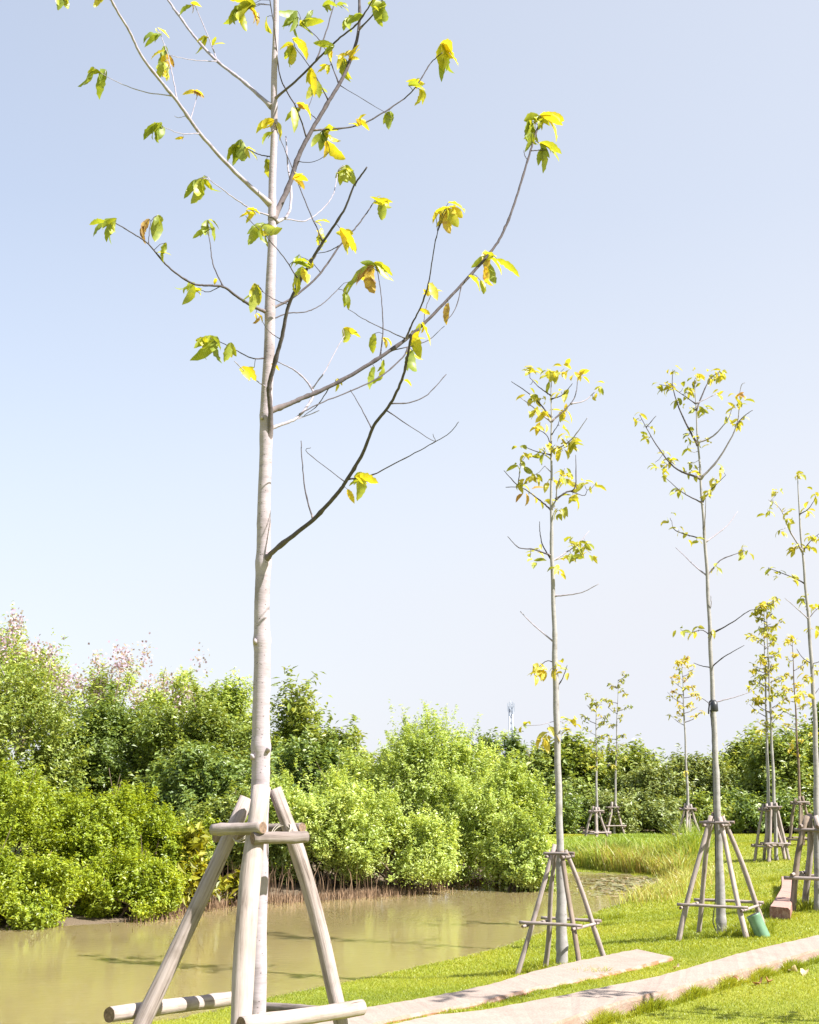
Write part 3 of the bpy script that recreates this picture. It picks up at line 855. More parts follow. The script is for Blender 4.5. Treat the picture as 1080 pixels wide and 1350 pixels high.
s2 = 4.09
t2l = Z((640, 470), s2, [[(370, 1310), (420, 1288), (520, 1272), (612, 1225)], [(350, 1105), (310, 1020), (295, 950), (292, 890)], [(350, 1070), (260, 1040), (180, 1030), (120, 970)],
  [(365, 1105), (430, 1060), (500, 1010), (560, 940)], [(355, 825), (300, 780), (200, 710), (110, 705)], [(190, 700), (140, 660), (100, 615)], [(357, 825), (380, 770), (390, 690), (430, 600)], [(385, 770), (430, 735), (485, 700), (487, 530)],
  [(485, 770), (530, 750), (550, 720)], [(370, 515), (420, 480), (480, 430), (550, 330)], [(350, 510), (335, 430), (290, 395)], [(350, 520), (270, 510), (200, 480)], [(355, 345), (300, 310), (240, 260), (180, 215)],
  [(355, 320), (260, 220), (140, 135)], [(358, 345), (460, 255), (490, 190), (497, 130)], [(460, 255), (540, 235), (610, 170)], [(357, 235), (420, 205), (470, 145)], [(355, 220), (290, 165), (240, 115)], [(345, 640), (320, 590)], [(200, 680), (185, 620), (190, 560)],
  [(355, 420), (390, 370), (400, 340)]])
t2l += [[(729, 845), (705, 825), (686, 806)], [(735, 908), (742, 894), (748, 877)], [(733, 873), (722, 871), (712, 878)]]
t2c = ZC((640, 470), s2, [(290, 1040, 4), (240, 1095, 5, .45), (500, 1020, 8, .5), (460, 1000, 4), (550, 1000, 5), (510, 1050, 6, .5), (570, 1060, 4), (475, 1080, 4, .4), (420, 1080, 5, .7), (390, 1140, 5, .65), (180, 685, 3), (235, 740, 5, .95), (200, 690, 4, .5), (300, 780, 3),
  (430, 640, 7, .65), (450, 670, 7), (425, 610, 4, .5), (470, 740, 5), (415, 830, 7), (460, 470, 9, .55), (430, 430, 4), (420, 510, 4), (490, 440, 5), (300, 370, 5, .8), (315, 525, 7, .5), (190, 490, 3), (270, 290, 7, .75), (300, 230, 6, .55), (310, 300, 5, .7), (240, 230, 4),
  (500, 100, 8, .9), (620, 160, 5, .55), (240, 80, 8, .6), (350, 90, 7, .5), (380, 80, 7, .6), (425, 65, 6, .65), (355, 110, 5, .5), (410, 190, 5, .7), (415, 285, 5, .8), (400, 370, 3, .5), (440, 300, 3), (185, 580, 6, .4), (215, 540, 3), (262, 640, 6, .65), (535, 690, 5), (590, 690, 4), (360, 660, 4), (340, 480, 4), (380, 470, 4), (240, 150, 2, .4), (590, 220, 2)])
t2c += [(706, 877, 6, .7), (715, 884, 8, .8), (736, 882, 8, .72), (733, 872, 3), (712, 888, 4, .75), (690, 957, 3, .5), (716, 972, 8, .8), (722, 965, 6, .7), (746, 962, 5, .65), (751, 950, 4, .75)]
t2, b2, Y2 = sapling('slim young tree standing between the pond and the short red-ended kerb', [(741, 1277, 16), (740, 1180, 13), (738, 1100, 9.5), (734, 950, 8.2), (732, 880, 7.6), (731, 830, 6.2), (728, 740, 5), (727, 680, 3.8), (727, 600, 2.6), (727, 540, 1.7), (727, 498, 1.0)], t2l, t2c, .145, seed=2)

t3l = Z((820, 470), s2, [[(455, 1175), (400, 1135), (290, 1030)], [(460, 1170), (530, 1100), (600, 1070), (660, 1048)], [(440, 990), (380, 970), (285, 935), (268, 885)], [(465, 1005), (560, 920), (625, 835)], [(430, 800), (330, 735), (230, 650)], [(420, 665), (280, 595), (170, 450), (95, 315)],
  [(430, 660), (530, 540), (620, 365), (640, 170), (665, 140)], [(435, 790), (480, 720), (560, 640)], [(410, 475), (330, 330), (275, 170), (275, 80)], [(410, 470), (490, 430), (570, 340), (600, 260)], [(400, 290), (470, 130), (530, 80)], [(390, 260), (290, 180)], [(440, 940), (450, 850), (452, 760)], [(620, 365), (660, 320), (705, 290)], [(150, 360), (185, 320)],
  [(405, 250), (500, 205), (530, 190)]])
t3l += Z((840, 750), 3.75, [[(385, 335), (470, 265), (550, 210), (598, 200)], [(387, 490), (430, 435), (530, 378)], [(400, 665), (480, 635), (580, 600)], [(360, 310), (320, 303), (265, 315)], [(370, 498), (320, 480), (280, 465)], [(358, 225), (366, 180), (365, 130)], [(378, 690), (350, 660), (320, 640)]])
t3c = ZC((820, 470), s2, [(650, 1030, 4), (680, 1050, 3, .5), (525, 1140, 4), (260, 870, 4, .5), (305, 935, 3), (360, 960, 3), (400, 1000, 4), (225, 640, 6, .55), (220, 600, 5), (285, 720, 4, .4), (310, 710, 5, .5), (180, 570, 3, .35), (240, 580, 5, .65), (145, 435, 6, .45), (260, 565, 6, .65), (90, 340, 3), (150, 375, 4, .6), (205, 515, 3), (110, 305, 2),
  (640, 350, 4, .75), (610, 260, 5, .6), (650, 200, 3, .95), (630, 240, 3), (540, 600, 6, .5), (500, 660, 5, .55), (460, 740, 4, .75), (475, 720, 4), (260, 155, 8, .65), (240, 180, 6), (275, 70, 6, .6), (300, 240, 4, .45), (325, 240, 3), (350, 430, 4, .4), (375, 460, 3), (380, 400, 2), (200, 150, 4, .5), (525, 70, 7, .65), (525, 100, 6), (530, 190, 4, .7), (470, 100, 4), (505, 130, 3),
  (405, 95, 7, .7), (400, 135, 7, .45), (350, 185, 6, .6), (330, 170, 4), (425, 270, 5, .5), (380, 275, 4), (430, 290, 3), (560, 345, 3, .45), (580, 320, 3), (660, 330, 3), (600, 370, 2), (400, 630, 4, .7), (385, 600, 3), (365, 510, 3), (460, 450, 3), (420, 440, 3), (370, 570, 2), (320, 620, 2), (640, 215, 3)])
t3c += ZC((840, 750), 3.75, [(215, 300, 4, .5), (285, 310, 3), (305, 300, 3), (350, 315, 3)])
t3, b3, Y3 = sapling('slim young tree with a black lamp strapped to its trunk', [(952, 1233, 14), (950, 1180, 12), (947, 1090, 9.2), (943.5, 1000, 7.6), (940, 920, 6.4), (938, 880, 5.6), (934, 790, 4.8), (930, 720, 4.2), (927, 680, 3.6), (923, 620, 2.8), (920, 580, 2.2), (918, 545, 1.6), (916, 500, .9)], t3l, t3c, .135, seed=3, tint=.55)

t4l = Z((970, 600), 2.547, [[(242, 550), (200, 510), (165, 480)], [(245, 550), (265, 525), (290, 505)], [(232, 430), (190, 410), (110, 378)], [(220, 330), (180, 250), (150, 180), (110, 150)], [(218, 330), (250, 290), (285, 260)], [(215, 205), (245, 180), (270, 140)], [(222, 320), (200, 300)], [(250, 700), (225, 680), (205, 650)], [(263, 800), (290, 770)], [(255, 700), (285, 690), (300, 650)]])
t4c = ZC((970, 600), 2.547, [(215, 65, 9, .65), (140, 120, 6, .6), (110, 190, 6, .5), (170, 180, 5), (175, 215, 7, .6), (240, 185, 6, .7), (265, 130, 6), (210, 300, 8, .7), (250, 270, 6), (195, 315, 5), (150, 250, 4), (145, 400, 5, .4), (110, 378, 4), (190, 410, 5), (225, 480, 7, .5), (265, 510, 7, .5), (125, 150, 4), (240, 310, 6, .6), (285, 280, 5), (270, 580, 4), (240, 740, 6, .8), (270, 720, 5, .7), (210, 810, 7, .85), (230, 800, 5, .85), (285, 500, 5)])
t4, b4, Y4 = sapling('slim young tree cut by the right edge of the view', [(1079, 1201, 11), (1077.5, 1090, 9), (1074.5, 953, 6), (1070, 875, 5), (1066, 816, 4.2), (1060, 749, 3.2), (1054, 678, 2.2), (1052, 626, 1.0)], t4l, t4c, .14, seed=4, tint=.6)


def far_sapling(label, base, top, w, crown0, spreadpx, ncl, seed, tint, lean=0, nper=7, Ld=.15, bark='bark_far', mids=()):
    rg = np.random.default_rng(seed)
    bx, by = base; tx, ty = top
    tr = [(bx + (tx - bx) * t, by + (ty - by) * t, w * (1 - .88 * t ** 1.1)) for t in np.linspace(0, 1, 7)]
    limbs, cl = [], []
    for k in range(ncl):
        t = crown0 + (1 - crown0) * (k + rg.random()) / ncl
        x, y = bx + (tx - bx) * t, by + (ty - by) * t
        side = 1 if (k % 2) else -1
        dx = side * spreadpx * rg.uniform(.25, 1.0) * (1 - .35 * ((t - crown0) / (1 - crown0)))
        dy = -abs(dx) * rg.uniform(.2, .9)
        limbs.append([(x, y), (x + dx * .5, y + dy * .35), (x + dx, y + dy)])
        for q in (.4, .7, 1.0):
            if rg.random() < .8:
                cl.append((x + dx * q + rg.normal(0, 2), y + dy * q + rg.normal(0, 2), int(rg.integers(3, nper + 2)), float(np.clip(tint + rg.normal(0, .1), 0, 1))))
    for q in range(3):
        cl.append((tx + rg.normal(0, spreadpx * .2), ty + rg.uniform(0, 8), nper, tint))
    for mq in mids: cl.append(mq)
    return sapling(label, tr, limbs, cl, Ld, bark, seed=seed, tint=tint)


t5 = far_sapling('far young tree of orange-tinted leaves behind the golden reeds', (909, 1109), (899, 868), 4.6, .62, 28, 18, 21, .78, nper=10, mids=[(906, 1016, 5, .85), (902, 1022, 3, .8)])
t6 = far_sapling('far young tree on the nearer side of a close pair, leafy to half height', (1015, 1134), (1007, 800), 5.2, .5, 26, 20, 22, .5, nper=10)
t7 = far_sapling('taller far young tree of a close pair, with a forked stub low on its trunk', (1024, 1134), (1010, 792), 5.4, .5, 28, 20, 23, .58, nper=10)
t8 = far_sapling('far young tree with a darker brown trunk and brown pole frame', (1058, 1115), (1044, 838), 4.6, .45, 26, 16, 24, .72, bark='stem', nper=9, mids=[(1040, 988, 8, .85), (1050, 996, 6, .8)])
t9 = far_sapling('small far young tree on its own behind the reeds, leftmost of two', (787, 1107), (786, 920), 4.2, .5, 24, 13, 25, .45, nper=9)
t10 = far_sapling('small far young tree on its own behind the reeds, taller of two', (810, 1100), (815, 897), 3.6, .42, 25, 14, 26, .48, nper=9)

def beside(label, X, Y, H, seed):
    rg_ = np.random.default_rng(seed)
    f = lambda z: (CX + X / (np.dot(np.array([X, Y, z]) - CAM, FWD)) * F, CY - np.dot(np.array([X, Y, z]) - CAM, UPV) / np.dot(np.array([X, Y, z]) - CAM, FWD) * F)
    a, b_ = f(tz(X, Y)), f(H)
    return far_sapling(label, a, b_, 15, .4, 95, 16, seed, .6, nper=6, Ld=.13)


t11 = beside('slim young tree just beyond the right edge, shading the long kerb', 5.3, 10.4, 6.3, 27)
WM = [M['wood'], M['wood_dark'], M['wood_red']]
WP = [M['wood'], M['wood_white'], M['wood_red']]
WD = [M['wood_dark'], M['wood_dark'], M['wood_red']]


def sup_px(label, b_, ytop, ybot, spread_px, rot, legpx, mats, tw):
    k = mpp(b_)
    ht = P(540, ytop, b_[1])[2] - b_[2]; hb = P(540, ybot, b_[1])[2] - b_[2]
    return support(label, b_, tw * k * .5, ht, hb, spread_px * k, R(rot), legpx * k * .5, mats)


random.seed(31)
sup_px('weathered pole frame around the tree between the pond and short kerb', b2, 1129, 1219, 66, -75, 6.7, WM, 10)
random.seed(37)
sup_px('wide pole frame around the tree carrying the black lamp', b3, 1088, 1195, 66, -74, 6.5, WP, 9)
random.seed(33)
sup_px('pole frame beside the red block kerb, cut by the right edge', b4, 1094, 1157, 38, 12, 8, WM, 9)
random.seed(34)
sup_px('far pole frame behind the golden reeds, around the orange-leaved tree', t5[1], 1068, 1102, 18, -25, 3.4, WP, 5)
sup_px('far pole frame on the nearer side of a close pair of trees', t6[1], 1068, 1116, 20, -15, 3.8, WP, 5)
sup_px('far pole frame on the farther side of a close pair of trees', t7[1], 1066, 1114, 20, -50, 3.8, WM, 5)
sup_px('far dark brown pole frame standing right of the close pair', t8[1], 1060, 1107, 18, -20, 4.0, WD, 5)
sup_px('far pole frame on the leftmost of two small trees behind the reeds', t9[1], 1071, 1099, 16, -10, 3.2, WP, 4)
sup_px('far grey pole frame on the taller of two small trees behind the reeds', t10[1], 1066, 1090, 17, -40, 2.8, WM, 4)

# black lamp on the trunk
lp = P(940.5, 931, Y3 - .05); k3 = mpp(lp)
o = empty('flood_lamp', lp, 'black cylindrical flood lamp strapped high on a slim trunk', 'lamp')
mb = MB(); r_ = 5.2 * k3
c = lp + np.array([0, -.05, 0])
mb.tube([c + np.array([0, 0, z * k3]) for z in (-7, -6, 0, 4, 5.2, 7.5)], [r_ * .92, r_, r_ * .95, r_ * .9, r_ * .6, r_ * .5], 18)
mb.build('housing', M['black'], o)
mb = MB()
mb.tube([lp + np.array([a * k3, .03, z * k3]) for a, z in ((-6, -10), (-5.5, -4), (-4, 6), (-1, 8.5), (3, 8.5), (5, 5), (5.4, -1))], [1.0 * k3] * 7, 8)
ring = [lp + np.array([math.cos(t) * 4.6 * k3, .05 + math.sin(t) * 4.6 * k3, 3 * k3]) for t in np.linspace(0, 6.28, 20)]
mb.tube(ring, [.8 * k3] * 20, 6)
mb.build('bracket', M['black'], o)
mb = MB(); mb.tube([c + np.array([0, 0, -7.05 * k3]), c + np.array([0, 0, -7.6 * k3])], [r_ * .75, r_ * .7], 16); mb.build('lens', M['glass'], o)
mb = MB()
px_tube(mb, [(937, 936), (938.5, 960), (940, 1000), (941, 1060), (942.5, 1090), (943.5, 1130), (943.5, 1180), (941, 1205), (940.5, 1216), (944, 1226), (948, 1233)], 1.5, 1.5, Y3 - .1, Y3 - .12, 6, 6, 0, .02, .3)
mb.build('cable', M['cable'], o)

# green tube leaning on the frame
gb = G(1006, 1235); k = mpp(gb)
o = empty('light_tube', gb, 'green plastic tube leaning beside the lamp tree frame', 'tube')
topc = P(993, 1206, gb[1] + .03); botc = P(1006, 1234, gb[1])
d = (topc - botc) / np.linalg.norm(topc - botc)
mb = MB(); r_ = 9.2 * k
mb.tube([botc - d * .12, botc, botc + (topc - botc) * .5, topc - d * .012, topc], [r_, r_, r_, r_, r_ * 1.04], 26)
mb.build('tube_body', M['green'], o)
mb = MB(); mb.tube([topc + d * .001, topc + d * .006], [r_ * .86, r_ * .84], 22); mb.build('tube_mouth', M['black'], o)


# ------------------------------------------------------------------ bushes and trees
def crown_mesh(rg, c, rad, n, Ls, Wr, K, zmin, cr=.42, spray=.18, droop=0.0, inner=.55):
    rad = np.asarray(rad, float)
    d = unit(rg.normal(0, 1, (K * 3, 3)) + np.array([0, -.15, .25]))
    d = d[d[:, 2] > -.75][:K]; K = len(d)
    rf = rg.uniform(inner, 1.0, K) * (1 + rg.normal(0, .07, K))
    rz3 = np.where(d[:, 2:3] < 0, .5, 1.0) * np.array([[0, 0, 1.0]]) + np.array([[1, 1, 0.0]])
    cc = c + d * rad * rz3 * rf[:, None]
    cc[:, 2] = np.maximum(cc[:, 2], zmin + .12)
    mr = float(np.mean(rad))
    cr_ = cr * mr * rg.uniform(.55, 1.15, K)
    w = cr_ ** 2; w /= w.sum()
    ci = rg.choice(K, n, p=w)
    out_ = unit(d)[ci]
    rd = unit(unit(rg.normal(0, 1, (n, 3))) + out_ * .55)
    pos = cc[ci] + (rg.normal(0, .5, (n, 3)) + out_ * .25) * cr_[ci][:, None]
    # sprigs poking out of the clumps
    ns = int(n * spray); NS = max(4, K * 12)
    sk = rg.choice(K, NS); sdir = unit(d[sk] * .7 + np.array([0, 0, .75]) + rg.normal(0, .38, (NS, 3)))
    sl = cr_[sk] * rg.uniform(.8, 2.1, NS)
    so = cc[sk] + rg.normal(0, .5, (NS, 3)) * cr_[sk][:, None]
    si = rg.integers(0, NS, ns); tt = rg.uniform(.35, 1, ns)
    pos[:ns] = so[si] + sdir[si] * (sl[si] * tt)[:, None] + rg.normal(0, .35 * Ls, (ns, 3))
    rd[:ns] = sdir[si]
    pos[:, 2] = np.where(pos[:, 2] < zmin, zmin + rg.random(n) * .3, pos[:, 2])
    nr = unit(rd * .6 + np.array([0, 0, .7]) + rg.normal(0, .4, (n, 3)))
    ax = unit(np.cross(nr, rg.normal(0, 1, (n, 3))) + rd * .5 + np.array([0, 0, -droop]))
    ax = unit(ax - nr * np.sum(ax * nr, 1, keepdims=True))
    sd_ = np.cross(ax, nr)
    Ln = Ls * rg.uniform(.6, 1.3, n) * rg.uniform(.7, 1.3, K)[ci]; Wn = Ln * Wr * rg.uniform(.8, 1.2, n)
    V = np.stack([pos - ax * (Ln * .5)[:, None], pos + sd_ * (Wn * .5)[:, None] + nr * (Wn * .18)[:, None] - ax * (Ln * .06)[:, None], pos + ax * (Ln * .5)[:, None] - nr * (Ln * .12)[:, None], pos - sd_ * (Wn * .5)[:, None] + nr * (Wn * .18)[:, None] - ax * (Ln * .06)[:, None]], 1)
    ctint = rg.uniform(0, 1, K)
    ti = np.clip(ctint[ci] * .5 + rg.normal(.24, .13, n), 0, 1)
    return V.reshape(-1, 3), np.arange(n * 4).reshape(-1, 4), ti, cc


def bush(name, label, cat, x0, x1, ytop, Y, mt, n, Ls, Wr=.5, K=30, seed=0, group=None, zb=None, depth=None, cr=.42, spray=.18, nst=7, droop=0.0, stem_r=.04, hang=False, flowers=None, skirt=0.0, inner=.5, stem='stem'):
    rg = np.random.default_rng(seed); random.seed(seed)
    cx_ = (x0 + x1) / 2
    pl, pr, pt = P(x0, 1030, Y), P(x1, 1030, Y), P(cx_, ytop, Y)
    X = (pl[0] + pr[0]) / 2; rx = (pr[0] - pl[0]) / 2
    z0 = max(tz(X, Y), ZW - .1)
    if hang: z0 = ZW - .1
    zlo = z0 + skirt
    rz = (pt[2] - zlo) * .66
    o = empty(name, (X, Y, z0), label, cat, group)
    c = np.array([X, Y, zlo + (pt[2] - zlo) * .34])
    ry = depth if depth else rx * .8
    V, Q, ti, cc = crown_mesh(rg, c, (rx * .9, ry * .86, rz * .88), n, Ls, Wr, K, z0 + .05 + skirt * .6, cr, spray, droop, inner)
    quads_obj('crown', V, Q, M[mt], ti, None, o)
    mb = MB()
    for q in range(nst):
        tgt = cc[rg.integers(0, len(cc))]
        b0 = np.array([X + rg.normal(0, rx * .22), Y + rg.normal(0, ry * .2), z0 - .1])
        if nst <= 2: b0 = np.array([X + rg.normal(0, .1), Y, z0 - .1])
        mid = b0 * .45 + tgt * .55 + np.array([rg.normal(0, .1), rg.normal(0, .1), .1 * rz])
        sp_ = spline([b0, b0 * .75 + mid * .25 + np.array([0, 0, .05]), mid, tgt], 5)
        mb.tube(sp_, list(np.linspace(stem_r, stem_r * .25, len(sp_))), 6, 0, None, .1)
    for q in range(9):
        tgt = cc[rg.integers(0, len(cc))]
        e = tgt + (unit(tgt - c) * .6 + np.array([0, 0, .6]) + rg.normal(0, .3, 3)) * rx * rg.uniform(.15, .45)
        a0 = c - np.array([0, 0, rz * .3])
        sp_ = spline([a0, a0 * .45 + tgt * .55, tgt, e], 5)
        mb.tube(sp_, list(np.linspace(stem_r * .5, stem_r * .1, len(sp_))), 5, 0, None, .1)
    if nst <= 3:
        hub = c - np.array([0, 0, rz * .4])
        for q in range(10):
            tgt = cc[rg.integers(0, len(cc))]
            sp_ = spline([hub, (hub + tgt) / 2 + rg.normal(0, .12, 3), tgt], 5)
            mb.tube(sp_, list(np.linspace(stem_r * .6, stem_r * .15, len(sp_))), 5, 0, None, .1)
    mb.build('trunk' if nst <= 3 else 'stem', M[stem], o)
    if flowers:
        fr = np.random.default_rng(seed + 900)
        nf = flowers
        sel = np.argsort(-cc[:, 2])[:max(4, len(cc) // 2)]
        hubs = cc[fr.choice(sel, 46)] + fr.normal(0, .4, (46, 3)) + np.array([0, 0, .35])
        pos = hubs[fr.integers(0, 46, nf)] + fr.normal(0, .13, (nf, 3)) * np.array([1, 1, 1.5])
        nr = unit(fr.normal(0, 1, (nf, 3))); ax = unit(np.cross(nr, fr.normal(0, 1, (nf, 3)))); sd_ = np.cross(ax, nr); h = .05
        V = np.stack([pos - ax * h, pos + sd_ * h, pos + ax * h, pos - sd_ * h], 1).reshape(-1, 3)
        quads_obj('blossom', V, np.arange(nf * 4).reshape(-1, 4), M['pink'], fr.random(nf), None, o)
    return o


gb1 = 'bright bushes at the left water edge'
bush('mangrove_bush', 'bright yellow-green bush at the water edge, cut by the left side', 'bush', -120, 130, 1000, 24.2, 'mangrove', 110000, .064, .5, 80, 101, gb1, hang=True, cr=.2, spray=.5)
bush('mangrove_bush', 'bright yellow-green rounded bush left of the yellow-leaved shrub', 'bush', 60, 236, 1008, 25.2, 'mangrove', 90000, .064, .5, 70, 102, gb1, hang=True, cr=.2, spray=.5)
bush('mangrove_bush', 'small low bright bush spilling over the water in front', 'bush', 108, 252, 1118, 23.9, 'mangrove', 46000, .062, .5, 40, 103, gb1, hang=True, cr=.25, spray=.3)
bush('mangrove_bush', 'low bright bush in the left corner overhanging the water', 'bush', -80, 112, 1120, 22.9, 'mangrove', 52000, .062, .5, 44, 104, gb1, hang=True, cr=.25, spray=.3)
bush('mangrove_bush', 'bright bush just outside the left edge along the bank', 'bush', -380, -60, 1010, 24, 'mangrove', 22000, .1, .5, 50, 105, gb1, hang=True, cr=.25)
bush('mangrove_bush', 'bright bush with a sloping top next to the yellow-leaved shrub', 'bush', 165, 282, 1066, 25.6, 'mangrove', 54000, .064, .5, 44, 106, gb1, hang=True, cr=.23, spray=.3)
bush('yellow_shrub', 'yellow shrub of large leaves beside the left tree stake', 'shrub', 234, 286, 1098, 25.2, 'yellowleaf', 1000, .2, .42, 16, 107, None, cr=.45, nst=6)
bush('yellow_shrub', 'small yellow-green sprig by the water behind the front stake', 'shrub', 298, 334, 1146, 26.4, 'yellowleaf', 340, .2, .42, 8, 108, None, cr=.45, nst=5)
gc = 'light bushes across the pond'
bush('pond_bush', 'light green bush behind the right stake of the nearest tree', 'bush', 335, 525, 1022, 29.6, 'olive', 84500, .073, .46, 84, 111, gc, hang=True, cr=0.243, spray=.45, skirt=.35, nst=16, stem_r=.035)
bush('pond_bush', 'tallest light green bush in the middle with a feathery pale top', 'bush', 440, 678, 944, 33.5, 'olive', 138125, .079, .42, 120, 112, gc, hang=True, cr=0.219, spray=.5, skirt=.2, nst=18, stem_r=.04)
bush('pond_bush', 'light green bush drooping to the water left of the slim tree', 'bush', 575, 728, 1000, 31.4, 'olive', 81250, .073, .46, 76, 113, gc, hang=True, cr=0.250, spray=.45, nst=10, droop=.3)
bush('pond_bush', 'low light green bush hanging over dark stems at mid pond', 'bush', 430, 620, 1078, 29.6, 'olive', 68250, .073, .46, 64, 114, gc, hang=True, cr=0.266, spray=.5, skirt=.35, nst=18, stem_r=.035)
bush('pond_bush', 'shaded bush behind the trunk and stakes of the nearest tree', 'bush', 240, 400, 1046, 29.6, 'mid', 40000, .11, .46, 60, 115, gc, hang=True, cr=0.282, spray=.45, skirt=.25, nst=14)
bush('pond_bush', 'low bush leaning over the water next to the second pole frame', 'bush', 640, 728, 1076, 30.0, 'olive', 39000, .073, .46, 40, 116, gc, hang=True, cr=0.328, spray=.45, nst=8, droop=.3)
gd = 'darker trees behind the pond bushes'
bush('woodland_tree', 'dark green tree of fine foliage at the far left edge', 'tree', -140, 110, 870, 36, 'mid', 60000, .13, .45, 110, 121, gd, cr=0.230, spray=.45, nst=2, stem_r=.12)
bush('woodland_tree', 'dark fine-leaved tree above the bright left bushes', 'tree', 50, 240, 914, 38, 'dark', 56000, .13, .45, 100, 122, gd, cr=0.230, spray=.45, nst=2, stem_r=.12)
bush('woodland_tree', 'mid green tree directly left of the thick pale trunk', 'tree', 160, 360, 930, 37, 'mid', 56000, .13, .45, 100, 123, gd, cr=0.230, spray=.45, nst=2, stem_r=.12)
bush('woodland_tree', 'dark shaded tree low behind the yellow-leaved shrub', 'tree', 190, 365, 986, 32, 'dark', 42000, .13, .5, 70, 124, gd, cr=0.279, spray=.5, nst=2, stem_r=.1)
bush('woodland_tree', 'broad-leaved green tree with a pointed top just right of the thick trunk', 'tree', 335, 492, 917, 39, 'mid', 32000, .2, .4, 80, 125, gd, cr=0.254, spray=.45, nst=2, stem_r=.12, droop=.5)
bush('woodland_tree', 'dark rounded tree tucked under the pointed broad-leaved tree', 'tree', 330, 470, 986, 35, 'dark', 32000, .15, .45, 60, 126, gd, cr=0.279, spray=.5, nst=2, stem_r=.1)
bush('woodland_tree', 'sparse yellowish tree rising just left of the thick trunk', 'tree', 250, 340, 891, 42, 'olive', 13000, .16, .4, 34, 127, gd, cr=0.279, nst=2, stem_r=.09, spray=.4, skirt=2.0)
gf = 'lilac flowering trees at the left skyline'
bush('flowering_tree', 'sparse tree with lilac blossom at the upper left skyline', 'tree', -60, 105, 817, 44, 'olive', 8000, .15, .4, 50, 131, gf, cr=0.230, nst=2, stem_r=.12, spray=.5, skirt=2.5, flowers=2400, stem='twig_pale')
bush('flowering_tree', 'thin leaning tree with lilac blossom and bare twigs on the skyline', 'tree', 84, 200, 849, 44, 'olive', 4200, .15, .4, 40, 132, gf, cr=0.230, nst=3, stem_r=.1, spray=.55, skirt=2.5, flowers=1400, stem='twig_pale')
bush('flowering_tree', 'pale blossoming tree on the skyline nearest the thick trunk', 'tree', 165, 285, 875, 44, 'olive', 6500, .15, .4, 40, 133, gf, cr=0.230, nst=2, stem_r=.1, spray=.5, skirt=2.5, flowers=800, stem='twig_pale')
ge = 'far trees along the end of the lawn'
bush('distant_tree', 'grey-green dense tree behind the thin mast', 'tree', 605, 728, 974, 62, 'dark', 30000, .2, .45, 70, 141, ge, cr=0.254, spray=.4, nst=2, stem_r=.15)
bush('distant_tree', 'leafy mid green tree directly behind the second slim trunk', 'tree', 678, 800, 973, 56, 'mid', 24000, .26, .45, 70, 142, ge, cr=0.254, nst=2, stem_r=.15, spray=.3)
bush('distant_tree', 'green tree behind the two small staked trees', 'tree', 756, 886, 987, 60, 'mid', 26000, .23, .42, 70, 143, ge, cr=0.254, spray=.4, nst=2, stem_r=.15)
bush('distant_tree', 'brownish thicket tree between the two small trees and the orange one', 'tree', 800, 915, 1011, 55, 'brownish', 24000, .19, .42, 64, 144, ge, cr=0.279, spray=.4, nst=2, stem_r=.13)
bush('distant_tree', 'low brownish-green tree behind the orange-leaved young tree', 'tree', 862, 972, 1001, 57, 'brownish', 24000, .19, .42, 64, 145, ge, cr=0.279, spray=.4, nst=2, stem_r=.13)
bush('distant_tree', 'pointed bright green tree just right of the lamp trunk', 'tree', 936, 1016, 965, 58, 'mid', 20000, .22, .42, 50, 146, ge, cr=0.279, nst=2, stem_r=.13, spray=.3)
bush('distant_tree', 'large dark tree behind the close pair of young trees', 'tree', 968, 1104, 961, 54, 'mid', 34000, .22, .42, 80, 147, ge, cr=0.254, spray=.4, nst=2, stem_r=.15)
bush('distant_tree', 'tall dark tree at the right edge behind the brown frame', 'tree', 1030, 1180, 941, 58, 'dark', 26000, .23, .42, 70, 148, ge, cr=0.254, spray=.4, nst=2, stem_r=.15)
bush('distant_tree', 'dark tree seen low through the gap behind the lamp trunk', 'tree', 885, 1010, 1011, 63, 'dark', 22000, .22, .42, 60, 149, ge, cr=0.287, nst=2, stem_r=.13)
bush('distant_tree', 'green tree beyond the right border of the lawn', 'tree', 1150, 1330, 961, 56, 'mid', 14000, .28, .42, 50, 150, ge, nst=2, stem_r=.15)
gu = 'low shrubs at the end of the lawn'
for i, (a, b_, yt, mt, lb) in enumerate([(655, 735, 1040, 'dark', 'dark low shrub behind the right edge of the pond bush'), (715, 785, 1046, 'dark', 'dark low shrub behind the slim trunk of the second tree'), (770, 845, 1050, 'brownish', 'brownish low shrub behind the two small frames'),
     (832, 900, 1056, 'brownish', 'dry low shrub above the golden reeds'), (885, 955, 1058, 'mid', 'green low shrub behind the orange-leaved tree frame'), (940, 1010, 1054, 'dark', 'dark low shrub behind the lamp tree stakes'), (995, 1065, 1052, 'dark', 'dark low shrub behind the close pair frames'), (1050, 1130, 1050, 'mid', 'green low shrub at the right edge of the lawn end')]):
    bush('low_shrub', lb, 'shrub', a, b_, yt, 51.5, mt, 8000, .17, .45, 22, 160 + i, gu, cr=.38, nst=6, stem_r=.04, depth=1.8)


